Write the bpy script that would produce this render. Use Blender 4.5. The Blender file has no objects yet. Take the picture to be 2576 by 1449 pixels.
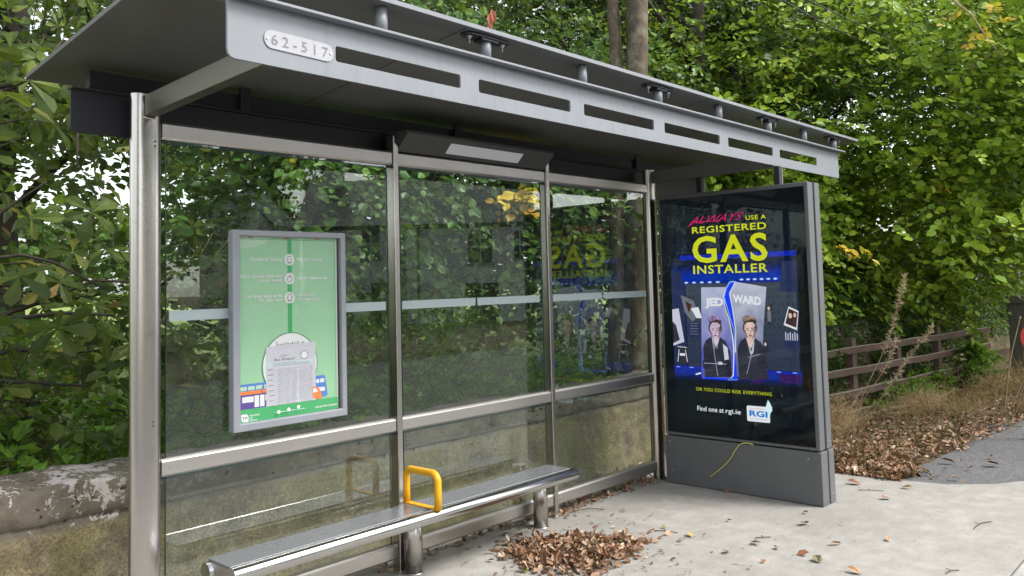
import bpy, math, random
import numpy as np
from mathutils import Vector, Matrix
R = math.radians
SC = bpy.context.scene
COL = SC.collection
rng = np.random.default_rng(7)
random.seed(7)

# ------------------------------------------------------------------ camera, sky, sun, exposure
CAM = Vector((-1.758, -3.940, 1.68))
yaw, pitch, roll = 0.7362, 0.0653, -0.0258
fv = Vector((math.cos(yaw)*math.cos(pitch), math.sin(yaw)*math.cos(pitch), math.sin(pitch)))
rv = Vector((math.sin(yaw), -math.cos(yaw), 0)); uv_ = rv.cross(fv)
r2 = math.cos(roll)*rv + math.sin(roll)*uv_; u2 = -math.sin(roll)*rv + math.cos(roll)*uv_
cd = bpy.data.cameras.new('camera'); cam = bpy.data.objects.new('camera', cd); COL.objects.link(cam)
cam.matrix_world = Matrix(((r2.x, u2.x, -fv.x, CAM.x), (r2.y, u2.y, -fv.y, CAM.y), (r2.z, u2.z, -fv.z, CAM.z), (0, 0, 0, 1)))
cd.sensor_width = 36; cd.lens = 2099.83/2576*36; cd.shift_y = -(724.5-576.13)/2576; cd.clip_start = .05; cd.clip_end = 2000
SC.camera = cam

SUN_EL, SUN_AZ = 50, -60          # azimuth measured from +X, counter-clockwise
world = bpy.data.worlds.new('World'); SC.world = world; world.use_nodes = True
wn = world.node_tree.nodes; wl = world.node_tree.links
bg = wn['Background']; sky = wn.new('ShaderNodeTexSky'); sky.sky_type = 'NISHITA'; sky.sun_disc = False
sky.sun_elevation = R(SUN_EL); sky.sun_rotation = R(90-SUN_AZ); sky.dust_density = 2; sky.air_density = 1.0; sky.ozone_density = 1
hs = wn.new('ShaderNodeHueSaturation'); hs.inputs['Saturation'].default_value = .22
wl.new(sky.outputs[0], hs.inputs['Color']); wl.new(hs.outputs[0], bg.inputs['Color']); bg.inputs['Strength'].default_value = .15
sd = bpy.data.lights.new('sun', 'SUN'); sd.energy = 1.5; sd.angle = R(22); sd.color = (1, .96, .9)
sun = bpy.data.objects.new('sun', sd); COL.objects.link(sun)
sdir = Vector((math.cos(R(SUN_AZ))*math.cos(R(SUN_EL)), math.sin(R(SUN_AZ))*math.cos(R(SUN_EL)), math.sin(R(SUN_EL))))
sun.rotation_euler = sdir.to_track_quat('Z', 'Y').to_euler(); sun.location = (0, -5, 20)
SC.view_settings.view_transform = 'Standard'; SC.view_settings.look = 'None'; SC.view_settings.gamma = 1
SC.view_settings.exposure = 1.5
try:
    SC.cycles.max_bounces = 8; SC.cycles.transparent_max_bounces = 16; SC.cycles.diffuse_bounces = 4
    SC.cycles.glossy_bounces = 3; SC.cycles.sample_clamp_indirect = 4; SC.cycles.caustics_reflective = False; SC.cycles.caustics_refractive = False
except Exception: pass

# ------------------------------------------------------------------ tagging and mesh helpers
def tag(o, label=None, cat=None, group=None, kind=None):
    if label: o['label'] = label
    if cat: o['category'] = cat
    if group: o['group'] = group
    if kind: o['kind'] = kind
    return o
def thing(name, label, cat, loc=(0, 0, 0), group=None, kind=None):
    o = bpy.data.objects.new(name, None); COL.objects.link(o); o.location = loc; o.empty_display_size = .1
    return tag(o, label, cat, group, kind)
def origin(o):
    v = Vector((0, 0, 0))
    while o is not None: v += o.location; o = o.parent
    return v

class MB:
    def __init__(s): s.v = []; s.f = []; s.m = []; s.sm = []
    def add(s, vs, fs, mi=0, smooth=False):
        b = len(s.v); s.v += [tuple(p) for p in vs]
        for f in fs: s.f.append(tuple(i+b for i in f)); s.m.append(mi); s.sm.append(smooth)
        return s
    def box(s, x0, x1, y0, y1, z0, z1, mi=0):
        v = [(x0, y0, z0), (x1, y0, z0), (x1, y1, z0), (x0, y1, z0), (x0, y0, z1), (x1, y0, z1), (x1, y1, z1), (x0, y1, z1)]
        return s.add(v, [(0, 3, 2, 1), (4, 5, 6, 7), (0, 1, 5, 4), (1, 2, 6, 5), (2, 3, 7, 6), (3, 0, 4, 7)], mi)
    def tube(s, pts, rad, n=12, mi=0, ex=1., ey=1., cap=True, jit=0):
        pts = [Vector(p) for p in pts]; rad = rad if hasattr(rad, '__len__') else [rad]*len(pts)
        vs = []; up = None
        for i, p in enumerate(pts):
            d = (pts[min(i+1, len(pts)-1)]-pts[max(i-1, 0)]).normalized()
            if up is None:
                a = Vector((1, 0, 0)) if abs(d.x) < .8 else Vector((0, 1, 0))
                up = (a-d*a.dot(d)).normalized()
            else: up = (up-d*up.dot(d)).normalized()
            w = d.cross(up)
            for k in range(n):
                t = 2*math.pi*k/n; r = rad[i]*(1+(random.uniform(-jit, jit) if jit else 0))
                vs.append(p+up*math.cos(t)*r*ex+w*math.sin(t)*r*ey)
        fs = [(i*n+k, i*n+(k+1) % n, (i+1)*n+(k+1) % n, (i+1)*n+k) for i in range(len(pts)-1) for k in range(n)]
        s.add(vs, fs, mi, True)
        if cap:
            b = len(s.v)-len(vs)
            s.f.append(tuple(b+k for k in range(n))[::-1]); s.m.append(mi); s.sm.append(False)
            s.f.append(tuple(b+(len(pts)-1)*n+k for k in range(n))); s.m.append(mi); s.sm.append(False)
        return s
    def prism(s, poly, ax, a, b, mi=0):
        # poly: 2-D points in the plane across axis ax (0: (y,z), 1: (x,z), 2: (x,y))
        def P(p, t): return (t, p[0], p[1]) if ax == 0 else (p[0], t, p[1]) if ax == 1 else (p[0], p[1], t)
        n = len(poly); v = [P(p, a) for p in poly]+[P(p, b) for p in poly]
        s.add(v, [(i, (i+1) % n, n+(i+1) % n, n+i) for i in range(n)]+[tuple(range(n))[::-1], tuple(range(n, 2*n))], mi)
        return s
    def split(s, name, mats, parent=None, **k):
        par = list(range(len(s.v)))
        def find(a):
            while par[a] != a: par[a] = par[par[a]]; a = par[a]
            return a
        for f in s.f:
            r = find(f[0])
            for q in f[1:]: par[find(q)] = r
        grp = {}
        for i, f in enumerate(s.f): grp.setdefault(find(f[0]), []).append(i)
        res = []
        for ids in grp.values():
            m = MB(); mp = {}
            for i in ids:
                nf = []
                for q in s.f[i]:
                    if q not in mp: mp[q] = len(m.v); m.v.append(s.v[q])
                    nf.append(mp[q])
                m.f.append(tuple(nf)); m.m.append(s.m[i]); m.sm.append(s.sm[i])
            res.append(m.build(name, mats, parent, **k))
        return res
    def build(s, name, mats, parent=None, loc=None, bevel=0, seg=2, label=None, fix=True):
        if not isinstance(mats, (list, tuple)): mats = [mats]
        o0 = origin(parent) if parent is not None else Vector(loc or (0, 0, 0))
        me = bpy.data.meshes.new(name)
        me.from_pydata([(p[0]-o0.x, p[1]-o0.y, p[2]-o0.z) for p in s.v], [], s.f)
        me.polygons.foreach_set('material_index', s.m); me.polygons.foreach_set('use_smooth', s.sm)
        for m in mats: me.materials.append(m)
        me.update()
        if fix:
            import bmesh
            bm = bmesh.new(); bm.from_mesh(me); bmesh.ops.recalc_face_normals(bm, faces=bm.faces); bm.to_mesh(me); bm.free()
        o = bpy.data.objects.new(name, me); COL.objects.link(o)
        if parent is not None: o.parent = parent
        else: o.location = o0
        if bevel:
            b = o.modifiers.new('bevel', 'BEVEL'); b.width = bevel; b.segments = seg; b.limit_method = 'ANGLE'; b.angle_limit = R(40); b.harden_normals = False
        if label: o['label'] = label
        return o

def np_mesh(name, V, polys, mats, mi=None, parent=None, loc=(0, 0, 0), smooth=False):
    """V (n,3); polys list of (m,k) index arrays; mi list of material index per array"""
    o0 = origin(parent) if parent is not None else Vector(loc)
    V = np.asarray(V, dtype=np.float32)-np.array(o0, dtype=np.float32)
    me = bpy.data.meshes.new(name); me.vertices.add(len(V)); me.vertices.foreach_set('co', V.ravel())
    idx = np.concatenate([p.ravel() for p in polys]).astype(np.int32)
    tot = np.concatenate([np.full(len(p), p.shape[1]) for p in polys]).astype(np.int32)
    st = np.concatenate([[0], np.cumsum(tot)[:-1]]).astype(np.int32)
    me.loops.add(len(idx)); me.loops.foreach_set('vertex_index', idx)
    me.polygons.add(len(tot)); me.polygons.foreach_set('loop_start', st); me.polygons.foreach_set('loop_total', tot)
    if mi is not None: me.polygons.foreach_set('material_index', np.concatenate([np.full(len(p), m) for p, m in zip(polys, mi)]).astype(np.int32))
    me.polygons.foreach_set('use_smooth', np.full(len(tot), smooth))
    for m in (mats if isinstance(mats, (list, tuple)) else [mats]): me.materials.append(m)
    me.update(calc_edges=True); me.validate()
    o = bpy.data.objects.new(name, me); COL.objects.link(o)
    if parent is not None: o.parent = parent
    else: o.location = o0
    return o

# ------------------------------------------------------------------ material helpers
class NT:
    def __init__(s, name):
        s.m = bpy.data.materials.new(name); s.m.use_nodes = True; s.t = s.m.node_tree; s.n = s.t.nodes; s.n.clear(); s.out = s.n.new('ShaderNodeOutputMaterial')
    def new(s, ty, **k):
        nd = s.n.new('ShaderNode'+ty)
        for a, v in k.items():
            if a.startswith('_'): setattr(nd, a[1:], v)
            else:
                key = a.replace('__', ' ')
                if key.startswith('i') and key[1:].isdigit(): key = int(key[1:])
                inp = nd.inputs[key]
                if hasattr(v, 'is_output') or isinstance(v, bpy.types.NodeSocket): s.t.links.new(v, inp)
                else: inp.default_value = v
        return nd
    def link(s, a, b): s.t.links.new(a, b)
    def coord(s, kind='Object', scale=(1, 1, 1)):
        c = s.new('TexCoord'); mp = s.new('Mapping', Vector=c.outputs[kind], Scale=scale); return mp.outputs[0]
    def noise(s, vec, scale, detail=4, rough=.55, dist=0):
        return s.new('TexNoise', Vector=vec, Scale=scale, Detail=detail, Roughness=rough, Distortion=dist).outputs[0]
    def ramp(s, fac, stops, interp='LINEAR'):
        r = s.new('ValToRGB', Fac=fac); cr = r.color_ramp; cr.interpolation = interp
        while len(cr.elements) < len(stops): cr.elements.new(.5)
        for e, (p, c) in zip(cr.elements, stops):
            e.position = p; e.color = (c, c, c, 1) if not hasattr(c, '__len__') else (*c, 1)
        return r.outputs[0]
    def mix(s, fac, a, b, mode='MIX'):
        m = s.new('Mix', _data_type='RGBA', _blend_type=mode)
        for i, v in ((0, fac), (6, a), (7, b)):
            if isinstance(v, bpy.types.NodeSocket): s.link(v, m.inputs[i])
            else: m.inputs[i].default_value = v if i == 0 else ((*v, 1) if len(v) == 3 else v)
        return m.outputs[2]
    def math(s, op, a, b=0, c=None):
        m = s.new('Math', _operation=op)
        for i, v in enumerate((a, b) if c is None else (a, b, c)):
            if isinstance(v, bpy.types.NodeSocket): s.link(v, m.inputs[i])
            else: m.inputs[i].default_value = v
        return m.outputs[0]
    def bump(s, h, strength=.3, dist=.01):
        return s.new('Bump', Height=h, Strength=strength, Distance=dist).outputs[0]
    def pbr(s, color, rough=.5, metal=0, normal=None, **k):
        p = s.new('BsdfPrincipled')
        for key, v in (('Base Color', color), ('Roughness', rough), ('Metallic', metal)):
            if isinstance(v, bpy.types.NodeSocket): s.link(v, p.inputs[key])
            else: p.inputs[key].default_value = (*v, 1) if hasattr(v, '__len__') else v
        if normal is not None: s.link(normal, p.inputs['Normal'])
        for a, v in k.items(): p.inputs[a.replace('__', ' ')].default_value = v
        s.last = p
        return p.outputs[0]
    def done(s, sh): s.link(sh, s.out.inputs[0]); return s.m

def simple(name, col, rough=.5, metal=0, var=.12, scale=6, **k):
    t = NT(name); v = t.coord(); n = t.noise(v, scale, 5)
    c = t.mix(t.ramp(n, [(.3, 0.), (.7, 1.)]), tuple(x*(1-var) for x in col), tuple(min(1, x*(1+var)) for x in col))
    r = t.math('ADD', rough-.06, t.math('MULTIPLY', n, .12))
    return t.done(t.pbr(c, r, metal, **k))
def steel_mat(name, col, rough, streak=(1, 1, 60)):
    t = NT(name); v = t.coord('Object', streak); n = t.noise(v, 3, 3); n2 = t.noise(t.coord(), 3, 5)
    c = t.mix(n2, tuple(x*.85 for x in col), col)
    r = t.math('ADD', rough-.04, t.math('MULTIPLY', n, .08))
    dirt = t.ramp(t.noise(t.coord(), 14, 6, .7), [(.62, 0.), (.72, 1.)])
    c = t.mix(t.math('MULTIPLY', dirt, .35), c, (.25, .23, .2))
    return t.done(t.pbr(c, r, 1, t.bump(n, .012, .0006)))
EK = .36
def flat_emit(name, col, k=None):
    k = EK if k is None else k
    t = NT(name); e = t.new('Emission', Color=(*col, 1), Strength=k); return t.done(e.outputs[0])
def print_mat(name, col):
    t = NT(name); n = t.noise(t.coord(), 40, 3); c = t.mix(n, tuple(x*.95 for x in col), col); return t.done(t.pbr(c, .55))

M = {}
def m_paint(name, col, rough=.42):
    t = NT(name); v = t.coord(); n = t.noise(v, 3.5, 6, .6); f = t.noise(v, 400, 2)
    c = t.mix(t.ramp(n, [(.3, 0.), (.75, 1.)]), tuple(x*.88 for x in col), col)
    st_ = t.ramp(t.noise(t.coord('Object', (9, 9, .5)), 3, 5, .6), [(.5, 0.), (.75, 1.)]); c = t.mix(t.math('MULTIPLY', st_, .28), c, tuple(x*.55 for x in col))
    spk = t.ramp(t.noise(v, 90, 2), [(.73, 0.), (.76, 1.)]); c = t.mix(t.math('MULTIPLY', spk, .3), c, (.5, .5, .46))
    return t.done(t.pbr(c, t.math('ADD', rough-.05, t.math('MULTIPLY', n, .14)), 0, t.bump(f, .04, .001)))
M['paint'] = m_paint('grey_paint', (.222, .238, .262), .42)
M['paint2'] = m_paint('shaded_grey_paint', (.115, .12, .125), .42)  # fascia grey taken darker, with the advert unit's shade put into the colour
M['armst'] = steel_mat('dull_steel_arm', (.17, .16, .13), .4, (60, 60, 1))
M['under'] = m_paint('underside_shade_paint', (.14, .14, .137), .45)  # same grey as the fascia, darkened to carry the shade beneath the roof
M['navy'] = m_paint('dark_gutter_paint', (.018, .019, .026), .5)
M['box'] = m_paint('light_box_paint', (.065, .067, .062), .45)
M['steel'] = steel_mat('brushed_steel', (.54, .515, .49), .25, (60, 60, 1))
M['steelh'] = steel_mat('brushed_steel_rail', (.60, .575, .55), .36, (1, 60, 60))
M['tubest'] = steel_mat('polished_steel', (.58, .575, .57), .17, (1, 40, 40))
def m_seat():
    t = NT('perforated_steel'); v = t.coord(); vo = t.new('TexVoronoi', Vector=v, Scale=48, Randomness=.0)
    d = t.ramp(vo.outputs['Distance'], [(.16, 0.), (.24, 1.)]); n = t.noise(v, 6, 5)
    c = t.mix(d, (.10, .105, .11), t.mix(n, (.27, .28, .295), (.30, .31, .325)))
    return t.done(t.pbr(c, t.math('ADD', .24, t.math('MULTIPLY', n, .06)), .6, t.bump(d, .5, .003)))
M['seat'] = m_seat()
M['bolt'] = simple('galvanised_bolt', (.5, .5, .5), .4, 1)
M['rubber'] = simple('black_rubber', (.012, .012, .013), .6)
M['yellow'] = simple('yellow_powder_coat', (.72, .36, .006), .38, 0, .08)
M['alu'] = simple('aluminium_frame', (.29, .30, .335), .38, .2, .05)
def m_glass(name, tint, rough=.0, dirt=0, boost=1.0):
    t = NT(name); tr = t.new('BsdfTransparent', Color=(*tint, 1)); gl = t.new('BsdfGlossy', Roughness=rough, Color=(.95, 1, .98, 1))
    fr = t.new('Fresnel', IOR=1.5); g = t.new('NewGeometry'); f = t.math('MULTIPLY', t.math('MULTIPLY', fr.outputs[0], boost), t.math('SUBTRACT', 1.0, g.outputs['Backfacing'])); m1 = t.new('MixShader', Fac=f, i1=tr.outputs[0], i2=gl.outputs[0]); sh = m1.outputs[0]
    if dirt:
        n = t.ramp(t.noise(t.coord('Object', (1, 1, .35)), 7, 6, .7), [(.35, 0.), (.8, 1.)])
        df = t.new('BsdfDiffuse', Color=(.55, .58, .55, 1)); sh = t.new('MixShader', Fac=t.math('ADD', .006, t.math('MULTIPLY', n, dirt)), i1=sh, i2=df.outputs[0]).outputs[0]
    return t.done(sh)
M['glass'] = m_glass('shelter_glass', (.955, .99, .975), .0, .008, 2.2)
M['clear'] = m_glass('clear_cover', (.98, .985, .98), .02, .02)
M['scrglass'] = m_glass('screen_glass', (.98, .98, .98), .01, .0, .65)
def m_edge():
    t = NT('glass_edge_strip'); return t.done(t.pbr((.02, .05, .045), .25))
M['gedge'] = m_edge()
def m_stripe():
    t = NT('frosted_film'); d = t.pbr((.42, .49, .50), .5); tr = t.new('BsdfTransparent', Color=(.9, 1, 1, 1))
    return t.done(t.new('MixShader', Fac=.82, i1=tr.outputs[0], i2=d).outputs[0])
M['stripe'] = m_stripe()
def m_sheet():
    t = NT('thin_paper'); v = t.coord('Object'); d = t.pbr((.64, .63, .70), .6); tr = t.new('BsdfTransparent')
    return t.done(t.new('MixShader', Fac=.88, i1=tr.outputs[0], i2=d).outputs[0])
M['sheet'] = m_sheet()
def m_diff():
    t = NT('opal_diffuser'); return t.done(t.pbr((.62, .63, .68), .4, 0, None, Emission__Color=(.9, .93, 1, 1), Emission__Strength=.03))
M['opal'] = m_diff()

def m_concrete(name='concrete', base=(.33, .315, .29), dark=(.225, .213, .19)):
    t = NT(name); v = t.coord()
    a = t.noise(v, .8, 8, .62); b = t.noise(v, 6, 8, .7); g = t.noise(v, 180, 3, .7); sw = t.noise(t.coord('Object', (1, 7, 1)), 3.5, 6, .6, .6)
    c = t.mix(t.ramp(a, [(.32, 0.), (.62, 1.)]), dark, base)
    c = t.mix(t.math('MULTIPLY', t.ramp(b, [(.42, 1.), (.62, 0.)]), .5), c, (.18, .172, .155))
    c = t.mix(t.math('MULTIPLY', t.ramp(sw, [(.35, 1.), (.6, 0.)]), .12), c, (.42, .405, .375))
    c = t.mix(.5, c, t.ramp(g, [(.3, .1), (.7, .9)]), 'OVERLAY')
    moss = t.ramp(t.noise(v, 1.7, 7, .7), [(.58, 0.), (.72, 1.)]); c = t.mix(t.math('MULTIPLY', moss, .22), c, (.17, .175, .09))
    h = t.math('ADD', t.math('MULTIPLY', b, .6), t.math('MULTIPLY', g, .35))
    return t.done(t.pbr(c, .88, 0, t.bump(h, .4, .008)))
M['concrete'] = m_concrete()
M['kerb'] = m_concrete('kerb_concrete', (.42, .41, .40), (.30, .29, .28))
def m_asphalt():
    t = NT('asphalt'); v = t.coord(); n = t.noise(v, 1.2, 7, .6); vo = t.new('TexVoronoi', Vector=v, Scale=110)
    st = t.ramp(t.new('TexVoronoi', Vector=v, Scale=70).outputs['Color'], [(.0, .1), (1., .9)])
    c = t.mix(n, (.07, .069, .072), (.135, .133, .136)); c = t.mix(.6, c, st, 'OVERLAY')
    sp = t.ramp(t.noise(v, 60, 2), [(.70, 0.), (.74, 1.)]); c = t.mix(t.math('MULTIPLY', sp, .7), c, (.22, .215, .2))
    return t.done(t.pbr(c, .9, 0, t.bump(vo.outputs['Distance'], .6, .006)))
M['asphalt'] = m_asphalt()
def m_soil():
    t = NT('leafy_soil'); v = t.coord(); n = t.noise(v, 2.5, 8, .7); n2 = t.noise(v, 30, 6, .7)
    c = t.ramp(n2, [(.3, (.035, .025, .015)), (.5, (.11, .07, .035)), (.7, (.19, .12, .06))])
    c = t.mix(t.ramp(n, [(.48, 0.), (.62, 1.)]), c, (.055, .07, .02))
    return t.done(t.pbr(c, .95, 0, t.bump(n2, .9, .03)))
M['soil'] = m_soil()
def m_field():
    t = NT('meadow_grass'); v = t.coord(); n = t.noise(v, .35, 6, .6); n2 = t.noise(v, 9, 6, .75)
    c = t.mix(n, (.16, .26, .05), (.30, .36, .10)); c = t.mix(t.math('MULTIPLY', n2, .5), c, (.12, .13, .03))
    return t.done(t.pbr(c, .95, 0, t.bump(n2, 1, .1)))
M['field'] = m_field()
def m_wall():
    t = NT('mossy_old_concrete'); v = t.coord(); sx = t.new('SeparateXYZ', Vector=v)
    n1 = t.noise(v, 1.9, 8, .75); n2 = t.noise(v, 7, 9, .8); n3 = t.noise(v, 70, 4, .7)
    c = t.ramp(n1, [(.3, (.16, .11, .05)), (.45, (.31, .25, .14)), (.55, (.24, .20, .13)), (.68, (.34, .30, .20))])
    c = t.mix(t.math('MULTIPLY', t.ramp(n2, [(.42, 0.), (.62, 1.)]), .75), c, (.085, .06, .04))
    moss = t.ramp(t.noise(v, 2.3, 7, .7), [(.44, 0.), (.62, 1.)]); c = t.mix(t.math('MULTIPLY', moss, .6), c, (.17, .165, .045))
    streak = t.ramp(t.noise(t.coord('Object', (1, 1, .12)), 4.5, 5, .6), [(.60, 0.), (.68, 1.)])
    c = t.mix(t.math('MULTIPLY', streak, .5), c, (.10, .10, .012))
    rust = t.ramp(t.noise(t.coord('Object', (1, 1, .25)), 3.1, 4, .6, .4), [(.66, 0.), (.72, 1.)]); c = t.mix(t.math('MULTIPLY', rust, .6), c, (.07, .03, .018))
    c = t.mix(.5, c, t.ramp(n3, [(.3, .0), (.7, 1.)]), 'OVERLAY')
    # coping: paler cement, lichen patches and black moss
    top = t.ramp(t.math('ADD', sx.outputs[2], t.math('MULTIPLY', n2, .04)), [(.56, 0.), (.585, 1.)])
    cap = t.mix(n2, (.12, .10, .07), (.235, .20, .155))
    lich = t.ramp(t.math('ADD', t.noise(v, 15, 7, .7, .8), t.math('MULTIPLY', t.noise(v, 2.2, 4), .6)), [(.835, 0.), (.85, 1.)])
    lich = t.math('MULTIPLY', lich, t.ramp(t.math('ADD', t.math('MULTIPLY', sx.outputs[0], .2), t.math('MULTIPLY', t.noise(v, 5, 3), .3)), [(.42, 1.), (.56, .12)]))
    cap = t.mix(t.math('MULTIPLY', t.ramp(t.noise(v, 4, 6, .7), [(.45, 0.), (.6, 1.)]), .5), cap, (.10, .09, .05))
    cap = t.mix(lich, cap, (.55, .49, .47))
    blk = t.ramp(t.noise(v, 20, 3, .5), [(.66, 0.), (.68, 1.)]); cap = t.mix(blk, cap, (.035, .03, .02))
    c = t.mix(top, c, cap)
    h = t.math('ADD', n2, t.math('MULTIPLY', n3, .5))
    return t.done(t.pbr(c, .93, 0, t.bump(h, .8, .02)))
M['wall'] = m_wall()
def m_wood():
    t = NT('brown_stained_timber'); v = t.coord('Object', (1.5, 14, 14)); n = t.noise(v, 4, 6, .65, .4); b = t.noise(t.coord(), 3, 5)
    c = t.mix(n, (.065, .038, .027), (.145, .092, .068)); c = t.mix(t.ramp(b, [(.55, 0.), (.75, .5)]), c, (.15, .13, .10))
    return t.done(t.pbr(c, .8, 0, t.bump(n, .5, .004)))
M['wood'] = m_wood()
def m_woodtop():
    t = NT('worn_timber_edge'); n = t.noise(t.coord('Object', (2, 20, 20)), 4, 5); return t.done(t.pbr(t.mix(n, (.28, .24, .18), (.42, .38, .30)), .9))
M['woodtop'] = m_woodtop()
def m_bark(name, a, b, lich=None):
    t = NT(name); v = t.coord('Object', (1, 1, .35)); n = t.noise(v, 12, 7, .7, .6); n2 = t.noise(t.coord(), 5, 6, .7)
    c = t.mix(t.ramp(n, [(.35, 0.), (.65, 1.)]), a, b)
    if lich: c = t.mix(t.math('MULTIPLY', t.ramp(n2, [(.5, 0.), (.62, 1.)]), .8), c, lich)
    return t.done(t.pbr(c, .9, 0, t.bump(n, .8, .02)))
M['bark'] = m_bark('dark_bark', (.022, .018, .014), (.06, .05, .038))
M['barkpale'] = m_bark('lichened_bark', (.06, .046, .028), (.13, .10, .065), (.20, .19, .13))
M['twig'] = m_bark('twig_bark', (.035, .026, .018), (.09, .07, .05))
M['drytwig'] = m_bark('dry_stem', (.25, .18, .10), (.42, .33, .2))

def m_leaf(name, stops, trans=.35, rough=.42, clump=1.2, spec=.3, hv=.25):
    """stops: ramp of leaf colours picked per leaf"""
    t = NT(name); g = t.new('NewGeometry'); v = t.coord()
    rnd = g.outputs['Random Per Island']; cl = t.noise(v, clump, 3, .5)
    f = t.math('ADD', t.math('MULTIPLY', rnd, .72), t.math('MULTIPLY', t.ramp(cl, [(.3, 0.), (.7, 1.)]), .28))
    c = t.ramp(f, stops)
    r2_ = t.math('FRACT', t.math('MULTIPLY', rnd, 17.3))
    hsv = t.new('HueSaturation', Color=c, Value=t.math('ADD', 1-hv, t.math('MULTIPLY', r2_, 2*hv)))
    c = hsv.outputs[0]
    p = t.pbr(c, rough, 0); t.last.inputs['Specular IOR Level'].default_value = spec
    tc = t.mix(.5, c, (.30, .42, .04), 'MIX'); tr = t.new('BsdfTranslucent', Color=tc)
    return t.done(t.new('MixShader', Fac=trans, i1=p, i2=tr.outputs[0]).outputs[0])
G0, G1, G2, YG, YL, OR_ = (.018, .042, .010), (.035, .075, .014), (.065, .12, .02), (.13, .19, .03), (.42, .32, .03), (.30, .13, .03)
M['lf_dark'] = m_leaf('dark_canopy_leaf', [(0, (.018, .045, .008)), (.5, (.035, .08, .012)), (.85, (.065, .12, .018)), (1, (.11, .16, .02))], .35, .5)
M['lf_chest'] = m_leaf('autumn_chestnut_leaf', [(0, (.030, .055, .012)), (.4, (.055, .085, .018)), (.72, (.09, .125, .022)), (.88, (.16, .17, .03)), (.96, (.28, .16, .07)), (1, (.38, .25, .15))], .3, .5, 2)
M['lf_ivy'] = m_leaf('climber_leaf', [(0, (.024, .065, .015)), (.4, (.05, .12, .022)), (.72, (.095, .19, .035)), (.95, (.19, .28, .045)), (1, (.40, .34, .04))], .3, .38, 1.6)
M['lf_beech'] = m_leaf('beech_leaf', [(0, (.07, .16, .012)), (.3, (.16, .28, .018)), (.65, (.26, .38, .03)), (.9, (.38, .46, .05)), (1, (.50, .42, .05))], .33, .42, 1.1)
M['lf_bright'] = m_leaf('bright_undergrowth_leaf', [(0, (.07, .16, .02)), (.5, (.14, .29, .035)), (1, (.24, .40, .05))], .5, .45, 2)
M['lf_yellow'] = m_leaf('yellow_autumn_leaf', [(0, (.38, .28, .02)), (.6, (.55, .40, .03)), (1, (.45, .2, .02))], .35, .5)
M['lf_dry'] = m_leaf('fallen_brown_leaf', [(0, (.045, .026, .018)), (.25, (.11, .055, .032)), (.45, (.22, .10, .05)), (.62, (.28, .165, .10)), (.78, (.36, .25, .165)), (.93, (.50, .41, .30)), (1, (.44, .30, .06))], .06, .6, 6, .42)
M['straw'] = m_leaf('dry_grass', [(0, (.16, .10, .05)), (.5, (.28, .19, .09)), (1, (.42, .32, .17))], .2, .7, 2, .2)

# ------------------------------------------------------------------ foliage generators
def unit(a): return a/np.maximum(np.linalg.norm(a, axis=-1, keepdims=True), 1e-9)
TPL = {
 'beech': (np.array([(0, 0, 0), (.3, .27, .05), (.68, .25, .04), (1, 0, -.06), (.3, -.27, .05), (.68, -.25, .04)]), [[0, 1, 2, 3], [0, 3, 5, 4]]),
 'round': (np.array([(0, 0, 0), (.15, .33, .03), (.6, .4, .06), (1, 0, -.08), (.15, -.33, .03), (.6, -.4, .06)]), [[0, 1, 2, 3], [0, 3, 5, 4]]),
 'ivy': (np.array([(0, 0, 0), (-.05, .42, .05), (.38, .3, .02), (1, 0, -.1), (-.05, -.42, .05), (.38, -.3, .02)]), [[0, 1, 2, 3], [0, 3, 5, 4]]),
 'chest': (np.array([(0, 0, 0), (.35, .10, .03), (.7, .22, .03), (.9, .15, -.04), (1, 0, -.1), (.35, -.10, .03), (.7, -.22, .03), (.9, -.15, -.04), (.68, 0, -.015)]),
           [[0, 1, 2, 8], [8, 2, 3, 4], [0, 8, 6, 5], [8, 4, 7, 6]]),
 'curl': (np.array([(0, 0, 0), (.3, .26, .14), (.7, .22, .2), (1, 0, .10), (.3, -.26, .05), (.7, -.24, .22)]), [[0, 1, 2, 3], [0, 3, 5, 4]]),
 'blade': (np.array([(0, 0, 0), (.5, .02, .06), (.5, -.02, .06), (1, 0, 0.)]), [[0, 1, 3, 2]]),
}
def place(P, D, N, S, tpl, W=1.0):
    tv, tf = TPL[tpl]; D = unit(D); B = unit(np.cross(N, D)); N = np.cross(D, B)
    S = np.broadcast_to(S, (len(P),))[:, None, None]; W = np.broadcast_to(W, (len(P),))[:, None, None]
    V = P[:, None, :]+S*(tv[None, :, 0:1]*D[:, None]+W*tv[None, :, 1:2]*B[:, None]+tv[None, :, 2:3]*N[:, None])
    off = (np.arange(len(P))*len(tv))[:, None]
    F = [off+np.array(f)[None] for f in tf]
    return V.reshape(-1, 3), F
def merge(parts):
    Vs, Fs, Ms, b = [], [], [], 0
    for V, F, mi in parts:
        Vs.append(V)
        for f in F: Fs.append(f+b); Ms.append(mi)
        b += len(V)
    return np.concatenate(Vs), Fs, Ms
def strips(A, B, w):
    """thin three-sided twigs from A to B"""
    d = unit(B-A); s = unit(np.cross(d, rng.normal(size=A.shape))); u = np.cross(d, s); w = np.broadcast_to(w, (len(A),))[:, None]
    V = np.stack([A+s*w, A-s*w*.5+u*w*.87, A-s*w*.5-u*w*.87, B+s*w*.4, B-s*w*.2+u*w*.35, B-s*w*.2-u*w*.35], 1)
    o = (np.arange(len(A))*6)[:, None]
    return V.reshape(-1, 3), [o+np.array(f)[None] for f in ([0, 1, 4, 3], [1, 2, 5, 4], [2, 0, 3, 5])]
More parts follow.
